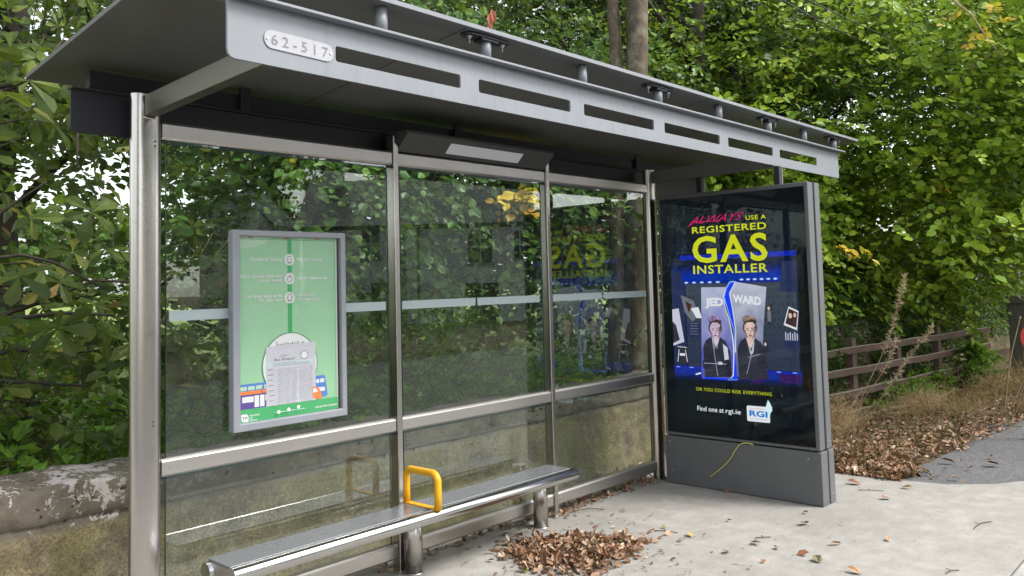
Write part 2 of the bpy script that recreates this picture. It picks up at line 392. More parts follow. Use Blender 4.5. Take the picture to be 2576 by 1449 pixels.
def sprays(P, D, L, m, size, tpl='beech', droop=.25, tilt=.55, wob=.35, twig=.0025, flat=True):
    """flat leafy sprays: N origins P, directions D, length L, m leaves each"""
    n = len(P); D = unit(D); L = np.broadcast_to(L, (n,))
    up = np.array([0, 0, 1.]) if flat else None
    side = unit(np.cross(D, np.array([0, 0, 1.])+rng.normal(size=(n, 3))*.3)); nrm = unit(np.cross(side, D))
    nrm = np.where(nrm[:, 2:3] < 0, -nrm, nrm)
    t = (np.arange(m)+.6)/m
    pos = P[:, None]+D[:, None]*(t[None, :, None]*L[:, None, None])
    pos[..., 2] -= droop*L[:, None]*t[None]**2
    sg = np.where(np.arange(m) % 2 == 0, 1., -1.)[None, :, None]
    ld = D[:, None]*.75+side[:, None]*sg*.8+rng.normal(size=(n, m, 3))*wob; ld[..., 2] -= .12
    ln = nrm[:, None]*.75+np.array([-.35, -.75, .25])+rng.normal(size=(n, m, 3))*tilt
    sz = size*rng.uniform(.5, 1.2, size=(n*m))*np.repeat(rng.uniform(.65, 1.25, n), m)
    V, F = place(pos.reshape(-1, 3), ld.reshape(-1, 3), ln.reshape(-1, 3), sz, tpl)
    out = [(V, F, 0)]
    if twig:
        E = P+D*L[:, None]; E[:, 2] -= droop*L; Vt, Ft = strips(P, E, twig); out.append((Vt, Ft, 1))
    return out
def whorls(P, n_leaf, size, twig=True, back=.35):
    """palmate clusters of big leaflets drooping around a twig end"""
    n = len(P); ax = unit(rng.normal(size=(n, 3))*.45+np.array([0, -.35, .75])); a = unit(np.cross(ax, rng.normal(size=(n, 3)))); b = np.cross(ax, a)
    th = (np.arange(n_leaf)/n_leaf*2*np.pi)[None]+rng.uniform(0, 6, size=(n, 1))+rng.normal(size=(n, n_leaf))*.15
    d = a[:, None]*np.cos(th)[..., None]+b[:, None]*np.sin(th)[..., None]-ax[:, None]*.25+rng.normal(size=(n, n_leaf, 3))*.12
    nr = ax[:, None]+d*.3+rng.normal(size=(n, n_leaf, 3))*.18
    pos = np.repeat(P[:, None], n_leaf, 1); sz = size*rng.uniform(.55, 1.1, size=n*n_leaf)
    V, F = place(pos.reshape(-1, 3), d.reshape(-1, 3), nr.reshape(-1, 3), sz, 'chest', rng.uniform(.8, 1.15, size=n*n_leaf))
    out = [(V, F, 0)]
    if twig:
        A = P+unit(rng.normal(size=(n, 3))*.5+np.array([0, .6, -.1]))*back; Vt, Ft = strips(A, P, .004); out.append((Vt, Ft, 1))
    return out
def clumps(n, k, lo, hi, sig, shell=None, power=1.0):
    """n points gathered round k clump centres inside the box lo..hi (or inside its ellipsoid)"""
    lo, hi = np.array(lo, float), np.array(hi, float); c, h = (lo+hi)/2, (hi-lo)/2
    C = []
    while len(C) < k:
        q = rng.uniform(-1, 1, 3)
        if shell is not None:
            r = np.linalg.norm(q)
            if r > 1 or r < shell: continue
        C.append(c+q*h)
    C = np.array(C); w = rng.uniform(.3, 1, k)**power; w /= w.sum()
    i = rng.choice(k, n, p=w); return C[i]+rng.normal(size=(n, 3))*np.array(sig)*rng.uniform(.5, 1.3, (k, 1))[i], C
def branches(mb, start, ends, r0, mi=0, sag=.1):
    for e in ends:
        s = Vector(start); e = Vector(e); L = (e-s).length; pts = []
        for i in range(6):
            t = i/5; p = s.lerp(e, t); p.z += math.sin(t*math.pi)*L*sag; p += Vector((random.uniform(-1, 1), random.uniform(-1, 1), random.uniform(-1, 1)))*L*.03*(t > 0 and t < 1); pts.append(p)
        mb.tube(pts, [r0*(1-.85*i/5)+.004 for i in range(6)], 6, mi)
def tree(name, label, base, trunk_pts, trunk_r, crown_parts, leaf, bark, br=(), group=None, cat='tree', nseg=12, yellow=None):
    t = thing(name, label, cat, base, group); mb = MB()
    P = [Vector(p) for p in trunk_pts]; fine = []
    for i in range(len(P)-1):
        for k in range(6): fine.append(P[i].lerp(P[i+1], k/6)+Vector((random.uniform(-1, 1), random.uniform(-1, 1), 0))*trunk_r*.07)
    fine.append(P[-1]); n = len(fine)
    mb.tube(fine, [trunk_r*(1.25 if i == 0 else 1)*(1-.55*i/(n-1)) for i in range(n)], nseg, 0, jit=.05)
    for (s, ends, r) in br: branches(mb, s, ends, r)
    mb.build('trunk', bark, t, fix=False)
    if yellow: crown_parts = crown_parts+[(a, b, 2 if c == 0 else 1) for a, b, c in yellow]
    V, F, mi = merge(crown_parts); np_mesh('crown', V, F, [leaf, M['twig'], M['lf_yellow']], mi, t)
    return t

# ------------------------------------------------------------------ flat print helper (text and shapes on a plane)
_tc = {}
def text2d(s, bold=0., shear=0., space=1.):
    key = (s, bold, shear, space)
    if key in _tc: return _tc[key]
    cu = bpy.data.curves.new('t', 'FONT'); cu.body = s; cu.size = 1; cu.offset = bold; cu.shear = shear; cu.space_character = space; cu.resolution_u = 3; cu.fill_mode = 'FRONT'
    ob = bpy.data.objects.new('t', cu); me = ob.to_mesh()
    v = np.array([(p.co.x, p.co.y) for p in me.vertices]).reshape(-1, 2); f = [tuple(p.vertices) for p in me.polygons]
    ob.to_mesh_clear(); bpy.data.objects.remove(ob); bpy.data.curves.remove(cu)
    _tc[key] = (v, f); return v, f
class Art:
    def __init__(s, fn, mats): s.fn = fn; s.mats = mats; s.k = list(mats); s.mb = MB(); s.lay = 0
    def poly(s, m, pts, lay=None):
        s.lay += 1; l = s.lay if lay is None else lay
        s.mb.add([s.fn(x, y, l) for x, y in pts], [tuple(range(len(pts)))], s.k.index(m)); return s
    def rect(s, m, x0, y0, x1, y1, lay=None): return s.poly(m, [(x0, y0), (x1, y0), (x1, y1), (x0, y1)], lay)
    def rr(s, m, x0, y0, x1, y1, r, lay=None):
        pts = []
        for cx, cy, a in ((x1-r, y1-r, 0), (x0+r, y1-r, 90), (x0+r, y0+r, 180), (x1-r, y0+r, 270)):
            for k in range(5): t = R(a+k*22.5); pts.append((cx+r*math.cos(t), cy+r*math.sin(t)))
        return s.poly(m, pts, lay)
    def ell(s, m, cx, cy, rx, ry=None, n=28, rot=0, lay=None):
        ry = ry or rx; c, d = math.cos(R(rot)), math.sin(R(rot))
        return s.poly(m, [(cx+rx*math.cos(2*math.pi*k/n)*c-ry*math.sin(2*math.pi*k/n)*d, cy+rx*math.cos(2*math.pi*k/n)*d+ry*math.sin(2*math.pi*k/n)*c) for k in range(n)], lay)
    def line(s, m, a, b, w, lay=None):
        dx, dy = b[0]-a[0], b[1]-a[1]; L = math.hypot(dx, dy) or 1; nx, ny = -dy/L*w/2, dx/L*w/2
        return s.poly(m, [(a[0]+nx, a[1]+ny), (b[0]+nx, b[1]+ny), (b[0]-nx, b[1]-ny), (a[0]-nx, a[1]-ny)], lay)
    def text(s, m, body, x0, x1, y0, y1=None, bold=0., shear=0., slope=0., space=1., align=None):
        """fit the words between x0..x1 with baseline y0 and cap height y1-y0"""
        v, f = text2d(body, bold, shear, space)
        H = text2d('H', bold)[0][:, 1].max(); w0, w1 = v[:, 0].min(), v[:, 0].max()
        sy = (y1-y0)/H; sx = (x1-x0)/(w1-w0); s.lay += 1
        s.mb.add([s.fn(x0+(p[0]-w0)*sx, y0+p[1]*sy+slope*(p[0]-w0)*sx, s.lay) for p in v], f, s.k.index(m)); return s
    def build(s, name, parent): return s.mb.build(name, [s.mats[k] for k in s.k], parent, fix=False)

def plate(name, outer, holes, depth, fn, mat, parent, bevel=.0015):
    """flat plate with holes; fn maps (x, y, z-in-thickness) to world"""
    cu = bpy.data.curves.new('p', 'CURVE'); cu.dimensions = '2D'; cu.fill_mode = 'BOTH'; cu.extrude = depth/2; cu.bevel_depth = 0
    for ring in [outer]+holes:
        sp = cu.splines.new('POLY'); sp.points.add(len(ring)-1); sp.use_cyclic_u = True
        for p, (x, y) in zip(sp.points, ring): p.co = (x, y, 0, 1)
    ob = bpy.data.objects.new('p', cu); me = ob.to_mesh(); mb = MB()
    mb.add([fn(*v.co) for v in me.vertices], [tuple(p.vertices) for p in me.polygons])
    ob.to_mesh_clear(); bpy.data.objects.remove(ob); bpy.data.curves.remove(cu)
    return mb.build(name, mat, parent, bevel=bevel)
def rrect(x0, y0, x1, y1, r, n=4):
    pts = []
    for cx, cy, a in ((x1-r, y1-r, 0), (x0+r, y1-r, 90), (x0+r, y0+r, 180), (x1-r, y0+r, 270)):
        for k in range(n+1): t = R(a+k*90/n); pts.append((cx+r*math.cos(t), cy+r*math.sin(t)))
    return pts

# ------------------------------------------------------------------ ground, pavement, road
def sheet(name, poly, z, mat, loc=(0, 0, 0)):
    return tag(MB().add([(x, y, z) for x, y in poly], [tuple(range(len(poly)))]).build(name, mat, loc=loc), kind='structure')
sheet('ground', [(-300, -300), (300, -300), (300, 300), (-300, 300)], -.16, M['soil'])
sheet('road', [(-120, -12), (120, -12), (120, -2.92), (-120, -2.92)], -.125, M['asphalt'])
edge = [(5.38, .46), (5.40, -.6), (5.41, -1.07), (5.45, -1.5), (5.54, -1.92), (5.75, -2.2), (6.2, -2.5), (7.0, -2.7), (7.6, -2.78)]
mb = MB(); mb.prism([(-14, -2.76)]+[(7.6, -2.76)]+edge[::-1][1:]+[(-14, .46)], 2, -.158, 0)
tag(mb.build('pavement', M['concrete'], bevel=.004), kind='structure')
mb = MB()
for i in range(24):
    x = -14+i*.915; mb.box(x+.003, x+.912, -2.92, -2.768, -.155, .002)
tag(mb.build('kerb', M['kerb'], bevel=.012), kind='structure')
# side lane beyond the concrete, with a crumbling edge
lane = [(5.44, -1.44), (5.9, -1.66), (6.08, -1.48), (6.4, -1.56), (6.77, -1.56), (7.2, -1.62), (7.72, -1.55), (8.2, -1.58), (8.7, -1.49), (9.2, -1.74), (10, -1.8), (12, -2.0), (15, -2.3), (60, -4), (60, -2.9+.0), (60, -11.9), (7.7, -2.93), (7.55, -2.79), (7.0, -2.71), (6.2, -2.51), (5.75, -2.21), (5.55, -1.93)]
sheet('side_lane', [(5.50, -1.50), (5.8, -1.66), (6.08, -1.48), (6.4, -1.56), (6.77, -1.56), (7.2, -1.62), (7.72, -1.55), (8.2, -1.58), (8.7, -1.49), (9.2, -1.74), (10, -1.8), (12, -2.0), (15, -2.3), (60, -2.4), (60, -2.9), (5.4, -2.9)], -.022, M['asphalt'])
# verge: gently rough leafy soil from the lane back to the wall
gx = np.linspace(5.3, 40, 140); gy = np.linspace(-2.2, .5, 30); X, Y = np.meshgrid(gx, gy, indexing='ij')
Z = -.05+.03*np.clip((Y+1.75)*3, 0, 1)+.02*np.clip((Y+1.3)*1.5, 0, 1)+.016*np.sin(X*3.1+Y*2)*np.sin(Y*4.3+X)*np.clip((Y+1.7)*3, 0, 1)
V = np.stack([X, Y, Z], -1).reshape(-1, 3); ii = np.arange(139)[:, None]*30+np.arange(29)[None]; ii = ii.ravel()
tag(np_mesh('verge', V, [np.stack([ii, ii+30, ii+31, ii+1], 1)], M['soil'], smooth=True), kind='structure')
# ground behind the wall: bank and meadow
gx = np.linspace(-60, 90, 120); gy = .78+np.linspace(0, 1, 80)**2.2*110; X, Y = np.meshgrid(gx, gy, indexing='ij')
Z = .42+.1*np.sin(X*.7)*np.sin(Y*.6+1)+.012*np.clip(Y-6, 0, 100)+.06*np.sin(X*2.3+Y*1.7)*np.clip(Y-.8, 0, 1)
V = np.stack([X, Y, Z], -1).reshape(-1, 3); ii = (np.arange(119)[:, None]*80+np.arange(79)[None]).ravel()
tag(np_mesh('meadow', V, [np.stack([ii, ii+80, ii+81, ii+1], 1)], M['field'], smooth=True), kind='structure')

# ------------------------------------------------------------------ old concrete wall (profile swept along X, weathered)
def swept_wall(x0, x1, nx, hoff, amp=.016):
    prof = []
    for z in np.linspace(-.16, .565, 16): prof.append((.45, z))
    prof += [(.462, .572), (.462, .580), (.440, .585), (.438, .61), (.439, .645), (.440, .680), (.440, .700), (.440, .716), (.446, .728), (.456, .734), (.48, .738), (.54, .746), (.61, .756), (.70, .766), (.76, .765), (.79, .735), (.79, .60), (.79, .3), (.79, -.1)]
    prof = np.array(prof); xs = np.linspace(x0, x1, nx); m = len(prof)
    X = np.repeat(xs[:, None], m, 1); Yp = np.repeat(prof[None, :, 0], nx, 0); Zp = np.repeat(prof[None, :, 1], nx, 0)
    def nz(a, b, s): return np.sin(X*a+Zp*b+s)*np.cos(X*a*1.7-Zp*b*.6+s*2)
    d = amp*(nz(3, 9, 1)+.6*nz(11, 23, 2)+.35*nz(29, 41, 5))+rng.normal(size=X.shape)*amp*.18
    top = np.clip((Zp-.56)/.05, 0, 1)
    Yp = Yp-d; Zp = Zp+top*(hoff(X)+.8*amp*(nz(2.2, 1, 3)+nz(7, 3, 1)))
    Z2 = Zp
    V = np.stack([X, Yp, Z2], -1).reshape(-1, 3); ii = (np.arange(nx-1)[:, None]*m+np.arange(m-1)[None]).ravel()
    return V, [np.stack([ii, ii+m, ii+m+1, ii+1], 1)]
V, F = swept_wall(-9, 5.9, 560, lambda X: .012+.05*np.clip((.6-X)/1.5, 0, 1))
tag(np_mesh('concrete_wall', V, F, M['wall'], loc=(-1.5, .6, 0), smooth=True), 'low old concrete wall with lichened rounded coping and mossy stains behind the glass shelter', 'wall')
V, F = swept_wall(5.93, 22, 200, lambda X: .28+0*X, .02)
tag(np_mesh('roadside_wall', V, F, M['wall'], loc=(12, .6, 0), smooth=True), 'pale weathered wall half covered by ivy behind the brown timber fence', 'wall')

# ------------------------------------------------------------------ the bus shelter
sh = thing('bus_shelter', 'grey and stainless steel bus shelter with glass back wall and slotted fascia numbered 62-517', 'bus shelter', (2.18, 0, 0))
ZT1, ZT0, ZM1, ZM0, ZB1, ZB0 = 2.505, 2.418, .897, .812, .164, .074
PX = [0, 1.516, 2.958, 4.345]
# oval end posts
for x in (0, 4.375):
    mb = MB(); n = 40; pr = []
    for k in range(n):
        t = 2*math.pi*k/n; c, s_ = math.cos(t), math.sin(t)
        pr.append((x+math.copysign(abs(c)**.8, c)*.072, math.copysign(abs(s_)**.9, s_)*.042))
    v = [(p[0], p[1], z) for z in (.0, 2.625) for p in pr]
    mb.add(v, [(k, (k+1) % n, n+(k+1) % n, n+k) for k in range(n)], 0, True); mb.add(v[n:], [tuple(range(n))])
    p = mb.build('post', M['steel'], sh)
    if x == 0:
        b = MB(); b.tube([(.028, -.039, 2.40), (.028, -.0435, 2.40)], .0035, 8); b.tube([(.028, -.039, 2.378), (.028, -.0435, 2.378)], .0035, 8); b.tube([(.02, -.04, 1.08), (.02, -.0435, 1.08)], .0035, 8); b.tube([(.02, -.04, 1.062), (.02, -.0435, 1.062)], .0035, 8)
        b.split('screw', M['rubber'], p)
# mullions
for x in PX[1:3]:
    MB().box(x-.019, x+.019, -.035, .035, 0, 2.60).build('mullion', M['steel'], sh, bevel=.004)
    MB().box(x-.055, x+.055, -.06, .06, -.0, .006).build('foot_plate', M['steelh'], sh, bevel=.001)
# rails
bays = [(.071, 1.494), (1.538, 2.936), (2.98, 4.302)]
for (a, b) in bays:
    for (z0, z1) in ((ZT0, ZT1), (ZM0, ZM1), (ZB0, ZB1)):
        mb = MB(); mb.prism([(-.024, z0+.012), (-.012, z0), (.03, z0), (.03, z1), (-.012, z1), (-.024, z1-.012)], 0, a, b)
        r = mb.build('rail', M['steelh'], sh, bevel=.002)
        s_ = MB()
        for xx in (a+.045, b-.045): s_.tube([(xx, -.0235, (z0+z1)/2), (xx, -.0262, (z0+z1)/2)], .0075, 12)
        s_.split('screw', M['bolt'], r)
# glass panes with gasket strips
for (a, b) in bays:
    for (z0, z1) in ((ZM1, ZT0), (ZB1, ZM0)):
        g = MB().box(a+.03, b-.03, .0, .008, z0-.012, z1+.014).build('glass_pane', M['glass'], sh)
        e = MB(); e.box(a+.0285, a+.0315, -.0012, .0092, z0, z1); e.box(b-.0315, b-.0285, -.0012, .0092, z0, z1); e.box(a, b, .001, .0065, z1-.016, z1+.001)
        e.split('gasket', M['gedge'], g)
    if True:
        pass
st = {0: [(.115, .76), (.775, 1.446)], 1: [(1.573, 2.207), (2.226, 2.869)], 2: [(3.02, 3.627), (3.653, 4.262)]}
for k, segs in st.items():
    for (x0, x1) in segs:
        MB().box(x0, x1, -.0012, -.0004, 1.541, 1.592).build('safety_strip', M['stripe'], sh)
# arms from the end posts to the fascia
for x, w, y0 in ((.0, .028, -.03), (4.41, .03, -.0)):
    mb = MB(); v = []
    for (y, zb, zt) in ((y0, 2.514, 2.615), (-1.135, 2.556 if x < 1 else 2.53, 2.66)):
        v += [(x-w, y, zb), (x+w, y, zb), (x+w, y, zt), (x-w, y, zt)]
    mb.add(v, [(0, 1, 2, 3), (7, 6, 5, 4), (0, 4, 5, 1), (1, 5, 6, 2), (2, 6, 7, 3), (3, 7, 4, 0)])
    mb.build('arm', M['armst'] if x < 1 else M['under'], sh, bevel=.004)
MB().tube([(.026, -.044, 2.512), (-.0, -.048, 2.508), (-.03, -.044, 2.511)], .005, 6).tube([(-.03, -.044, 2.511), (-.031, -.046, 2.61)], .003, 6).build('weld', M['bolt'], sh)
# front fascia plate with its six slots
FY = -1.14
out = [(-.206, 2.772), (-.206, 2.575), (-.202, 2.556), (-.192, 2.546), (-.175, 2.542), (5.688, 2.542), (5.688, 2.772)]
holes = [rrect(.276+.842*k, 2.613, .276+.842*k+.719, 2.679, .012) for k in range(6)]
plate('fascia', out, holes, .012, lambda x, y, z: (x, FY+.006+z, y), M['paint'], sh, .0015)
MB().box(-.207, 5.745, -1.188, -1.06, 2.773, 2.785).build('fascia_flange', M['paint'], sh, bevel=.002)
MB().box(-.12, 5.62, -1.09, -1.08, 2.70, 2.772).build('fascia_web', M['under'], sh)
# roof plate, tilted up towards the road
def rz(y): return 2.936+(2.760-2.936)*(y+1.165)/(1.665)
mb = MB(); x0, x1 = -.365, 6.13; v = []
for y in (-1.165, .50):
    for z in (-.022, 0): v += [(x0, y, rz(y)+z), (x1, y, rz(y)+z)]
mb.add(v, [(0, 1, 3, 2), (4, 6, 7, 5), (0, 4, 5, 1), (2, 3, 7, 6), (0, 2, 6, 4), (1, 5, 7, 3)])
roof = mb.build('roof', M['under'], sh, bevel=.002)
mb = MB()
mb.add([(x0, -1.1655, rz(-1.165)+.001), (x1, -1.1655, rz(-1.165)+.001), (x1, -1.1685, rz(-1.165)+.0), (x0, -1.1685, rz(-1.165)), (x0, -1.1655, rz(-1.165)-.0205), (x1, -1.1655, rz(-1.165)-.0205), (x1, -1.1685, rz(-1.165)-.0205), (x0, -1.1685, rz(-1.165)-.0205)],
       [(0, 1, 2, 3), (4, 7, 6, 5), (3, 2, 6, 7), (0, 4, 5, 1)])
mb.build('roof_edge_trim', M['paint'], roof)
mb = MB()
for xs in (1.03, 3.38, 5.45):                         # joints between the soffit panels
    mb.add([(xs-.0035, -1.15, rz(-1.15)-.0235), (xs+.0035, -1.15, rz(-1.15)-.0235), (xs+.0035, .48, rz(.48)-.0235), (xs-.0035, .48, rz(.48)-.0235)], [(0, 1, 2, 3)])
mb.split('panel_joint', M['rubber'], roof)
# stand-off columns, every second one with a bolted saddle plate
for k, xs in enumerate((-.12, .546, 1.208, 1.997, 2.793, 3.581, 4.374, 5.039, 5.685)):
    yc = -1.105; zt = rz(yc)-.0235
    c = MB().tube([(xs, yc, 2.786), (xs, yc, zt)], .0285, 20).build('roof_strut', M['paint'], sh)
    if k in (2, 4, 6, 8):
        mb = MB(); pts = [(xs-.155, .018), (xs-.13, .035), (xs-.04, .042), (xs+.04, .042), (xs+.13, .035), (xs+.155, .018), (xs+.155, -.018), (xs+.13, -.035), (xs+.04, -.042), (xs-.04, -.042), (xs-.13, -.035), (xs-.155, -.018)]
        mb.prism([(a, yc+b) for a, b in pts], 2, zt-.011, zt-.001); mb.prism([(xs-.06, yc-.036), (xs+.06, yc-.036), (xs+.045, yc+.036), (xs-.045, yc+.036)], 2, zt-.024, zt-.0115)
        mb.build('saddle_plate', M['navy'], c, bevel=.002)
        b = MB()
        for dx in (-.118, .118):
            b.tube([(xs+dx, yc-.006, zt-.011), (xs+dx, yc-.006, zt-.0175), (xs+dx, yc-.006, zt-.018), (xs+dx, yc-.006, zt-.025), (xs+dx, yc-.006, zt-.0255), (xs+dx, yc-.006, zt-.05)], [.015, .015, .009, .009, .0035, .0035], 10)
        b.split('bolt', M['bolt'], c)
# rear gutter fascia behind the glass line
def rf(x, y, z): return (x, .115+z, y)
plate('rear_fascia', [(-.297, 2.63), (-.297, 2.455), (-.290, 2.437), (-.272, 2.43), (5.5, 2.43), (5.5, 2.63)], [], .01, rf, M['navy'], sh, .001)
mb = MB()
mb.box(-.30, 5.5, .085, .15, 2.632, 2.639); mb.build('rear_flange', M['navy'], sh, bevel=.001)
MB().box(-.20, 5.45, .15, .20, 2.66, 2.745).build('rear_gap_shade', M['navy'], sh, bevel=.002)  # added dark strip filling the gap, stands for shade under the roof
for xs in (.6, 2.2, 4.4):
    MB().box(xs-.03, xs+.03, .12, .14, 2.640, rz(.12)-.024).build('rear_bracket', M['navy'], sh, bevel=.002)
# number plate 62-517 on the fascia
pl = plate('number_plate', rrect(-.056, 2.606, .262, 2.678, .034, 8), [], .003, lambda x, y, z: (x, FY-.003+z, y-.02*(x-.1)), simple('engraved_white_plate', (.35, .35, .375), .45, 0, .06, 30), sh, .0008)
aw = Art(lambda x, y, l: (x, FY-.0056-.0002*l, y-.02*(x-.1)), {'ink': simple('engraved_grey', (.17, .175, .20), .6)})
aw.text('ink', '62-517', -.026, .236, 2.622, 2.662, bold=.004, space=1.5); aw.build('plate_number', pl)
b = MB()
for xs in (-.043, .249): b.tube([(xs, FY-.004, 2.642-.02*(xs-.1)), (xs, FY-.0075, 2.642-.02*(xs-.1))], .0055, 10)
b.split('screw', M['bolt'], pl)
# light box between the mullions, opal panel in its sloping front
lb = MB(); x0, x1 = 1.537, 2.934
lb.prism([(-.02, 2.508), (.06, 2.508), (.06, 2.63), (-.118, 2.63), (-.122, 2.612), (-.122, 2.608)], 0, x0, x1)
lbo = lb.build('light_box', M['box'], sh, bevel=.003)
def lf(x, y, l):  # y 0..1 up the slope
    a, c = Vector((x, -.02, 2.508)), Vector((x, -.122, 2.608)); n = Vector((0, -.70, -.714)); return tuple(a.lerp(c, y)+n*(.0008+.0004*l))
aw = Art(lf, {'opal': M['opal']}); aw.rr('opal', 1.92, .22, 2.62, .80, .02)
aw.mb.v = [lf(p[0], ((p[2]-2.508)/.1), 1) for p in aw.mb.v]
aw.build('diffuser', lbo)
# conduit clips and dead leaves caught along the rear gap are left to the vegetation below

# ------------------------------------------------------------------ framed timetable case on the glass
pc = thing('poster_case', 'silver framed glazed poster case with green transport poster hung on the glass', 'poster case', (.765, -.01, .965))
o_, i_ = (.420, .968, 1.116, 1.992), (.460, 1.010, 1.083, 1.960)
MB().box(.424, 1.112, -.026, -.002, .972, 1.988).build('case_back', M['alu'], pc, bevel=.002)
def frame(o, i, y0, y1, mb):
    X0, Z0, X1, Z1 = o; a0, c0, a1, c1 = i
    P = [(X0, Z0), (X1, Z0), (X1, Z1), (X0, Z1)]; Q = [(a0, c0), (a1, c0), (a1, c1), (a0, c1)]; v = [(x, y1, z) for x, z in P]+[(x, y0, z) for x, z in P]+[(x, y1, z) for x, z in Q]+[(x, y0, z) for x, z in Q]
    f = []
    for k in range(4):
        j = (k+1) % 4; f += [(k, j, 4+j, 4+k), (4+k, 4+j, 12+j, 12+k), (8+k, 12+k, 12+j, 8+j), (k, 8+k, 8+j, j)]
    mb.add(v, f)
mb = MB(); frame(o_, i_, -.058, -.027, mb); mb.build('case_frame', M['alu'], pc, bevel=.006, seg=3)
pcol = {'bg': print_mat('poster_green', (.33, .60, .37)), 'bar': print_mat('poster_mid_green', (.045, .40, .13)), 'dk': print_mat('poster_dark_green', (.06, .26, .14)), 'w': print_mat('poster_white', (.78, .78, .78)),
        'txt': print_mat('poster_pale_text', (.78, .88, .78)), 'ink': print_mat('poster_ink', (.09, .08, .12)), 'blue': print_mat('poster_blue', (.07, .20, .60)), 'or': print_mat('poster_orange', (.85, .22, .04)),
        'pur': print_mat('poster_purple', (.10, .045, .30)), 'gr2': print_mat('poster_pale_green', (.46, .68, .48)), 'red': print_mat('poster_red', (.55, .12, .10)), 'gap': M['rubber']}
a = Art(lambda x, z, l: (x, -.0275-.00012*l, z), pcol)
a.rect('w', .458, 1.008, 1.074, 1.962); a.rect('gap', 1.074, 1.008, 1.084, 1.962); a.rect('bg', .462, 1.0095, 1.066, 1.9580)
a.poly('gr2', [(.462, 1.958), (.66, 1.958), (.62, 1.925), (.56, 1.905), (.462, 1.895)])
a.rect('dk', .470, 1.9445, 1.060, 1.9465); a.rect('dk', 1.0590, 1.07, 1.0605, 1.9445)
for xx in (.52, .73, .93): a.rect('red', xx, 1.951, xx+.03, 1.9575)
a.rect('bar', .7545, 1.44, .7805, 1.953)
for z in (1.84, 1.738, 1.636): a.ell('w', .766, z, .031)
for z in (1.84, 1.636):
    a.rr('ink', .7545, z-.020, .7775, z+.019, .004); a.rr('w', .757, z-.014, .775, z+.016, .002)
a.ell('ink', .767, 1.735, .0165); a.ell('w', .767, 1.735, .0135); a.line('ink', (.767, 1.735), (.767, 1.745), .0022); a.rect('ink', .764, 1.752, .770, 1.757); a.line('ink', (.779, 1.747), (.782, 1.750), .003)
a.line('ink', (.750, 1.640), (.752, 1.630), .003); a.line('ink', (.783, 1.642), (.781, 1.632), .003); a.line('ink', (.772, 1.657), (.778, 1.663), .002)
for s_, x0, x1, z in (('Pleanáil do Thuras', .533, .721, 1.835), ('Plan your journey', .811, .978, 1.836), ('Féach faisnéis bheo faoi', .475, .720, 1.746), ('thurais amach', .579, .720, 1.7235), ('See live departures', .811, 1.003, 1.734),
                      ('Cuir breis airgid ar do', .499, .720, 1.642), ('TFI Leap Card', .577, .720, 1.620), ('Top-up your', .811, .928, 1.643), ('TFI Leap Card', .811, .950, 1.620)):
    a.text('w', s_, x0, x1, z, z+.0155, bold=.035)
a.ell('dk', .766, 1.278, .170, .173, 48); a.ell('w', .766, 1.278, .165, .168, 48)
a.text('ink', 'Íoslódáil ó', .681, .854, 1.379, 1.401, bold=.01)
# trams and buses
a.poly('blue', [(.462, 1.202), (.70, 1.202), (.70, 1.158), (.462, 1.158)]); a.poly('or', [(.462, 1.166), (.64, 1.166), (.64, 1.148), (.462, 1.148)])
for k in range(4): a.rr('gr2', .470+.045*k, 1.170, .508+.045*k, 1.190, .004)
a.rect('pur', .462, 1.073, .64, 1.147)
a.rect('w', .481, 1.109, .546, 1.138); a.rect('w', .551, 1.081, .5765, 1.140); a.rect('w', .582, 1.081, .608, 1.140); a.rect('w', .613, 1.109, .64, 1.138)
a.line('pur', (.60, 1.148), (.588, 1.165), .003); a.line('pur', (.588, 1.165), (.606, 1.18), .003); a.line('pur', (.59, 1.181), (.62, 1.181), .003)
a.poly('blue', [(.86, 1.204), (.975, 1.204), (.983, 1.200), (.999, 1.100), (.994, 1.090), (.86, 1.086)]); a.rr('w', .925, 1.165, .945, 1.185, .004); a.rr('w', .950, 1.165, .978, 1.187, .004); a.rr('w', .925, 1.118, .982, 1.140, .004)
a.poly('or', [(.90, 1.15), (.93, 1.145), (.948, 1.13), (.958, 1.11), (.962, 1.08), (.93, 1.078), (.90, 1.09)]); a.poly('w', [(.905, 1.14), (.925, 1.136), (.936, 1.118), (.905, 1.114)])
a.rect('bar', .462, 1.0095, 1.066, 1.075)
a.poly('w', [(.474, 1.052), (.502, 1.052), (.512, 1.046), (.5155, 1.036), (.5155, 1.012), (.490, 1.012), (.479, 1.017), (.474, 1.028)]); a.text('ink', 'TFI', .480, .509, 1.025, 1.038, bold=.02)
for s_, z in (('TRANSPORT', 1.037), ('FOR', 1.025), ('IRELAND', 1.013)): a.text('w', s_, .521, {'TRANSPORT': .580, 'FOR': .539, 'IRELAND': .565}[s_], z, z+.008, bold=.02)
a.text('w', 'transportforireland.ie', .917, 1.061, 1.031, 1.042, bold=.02)
a.build('poster_print', pc)
MB().box(.458, 1.085, -.046, -.043, 1.008, 1.962).build('cover_glass', M['clear'], pc)
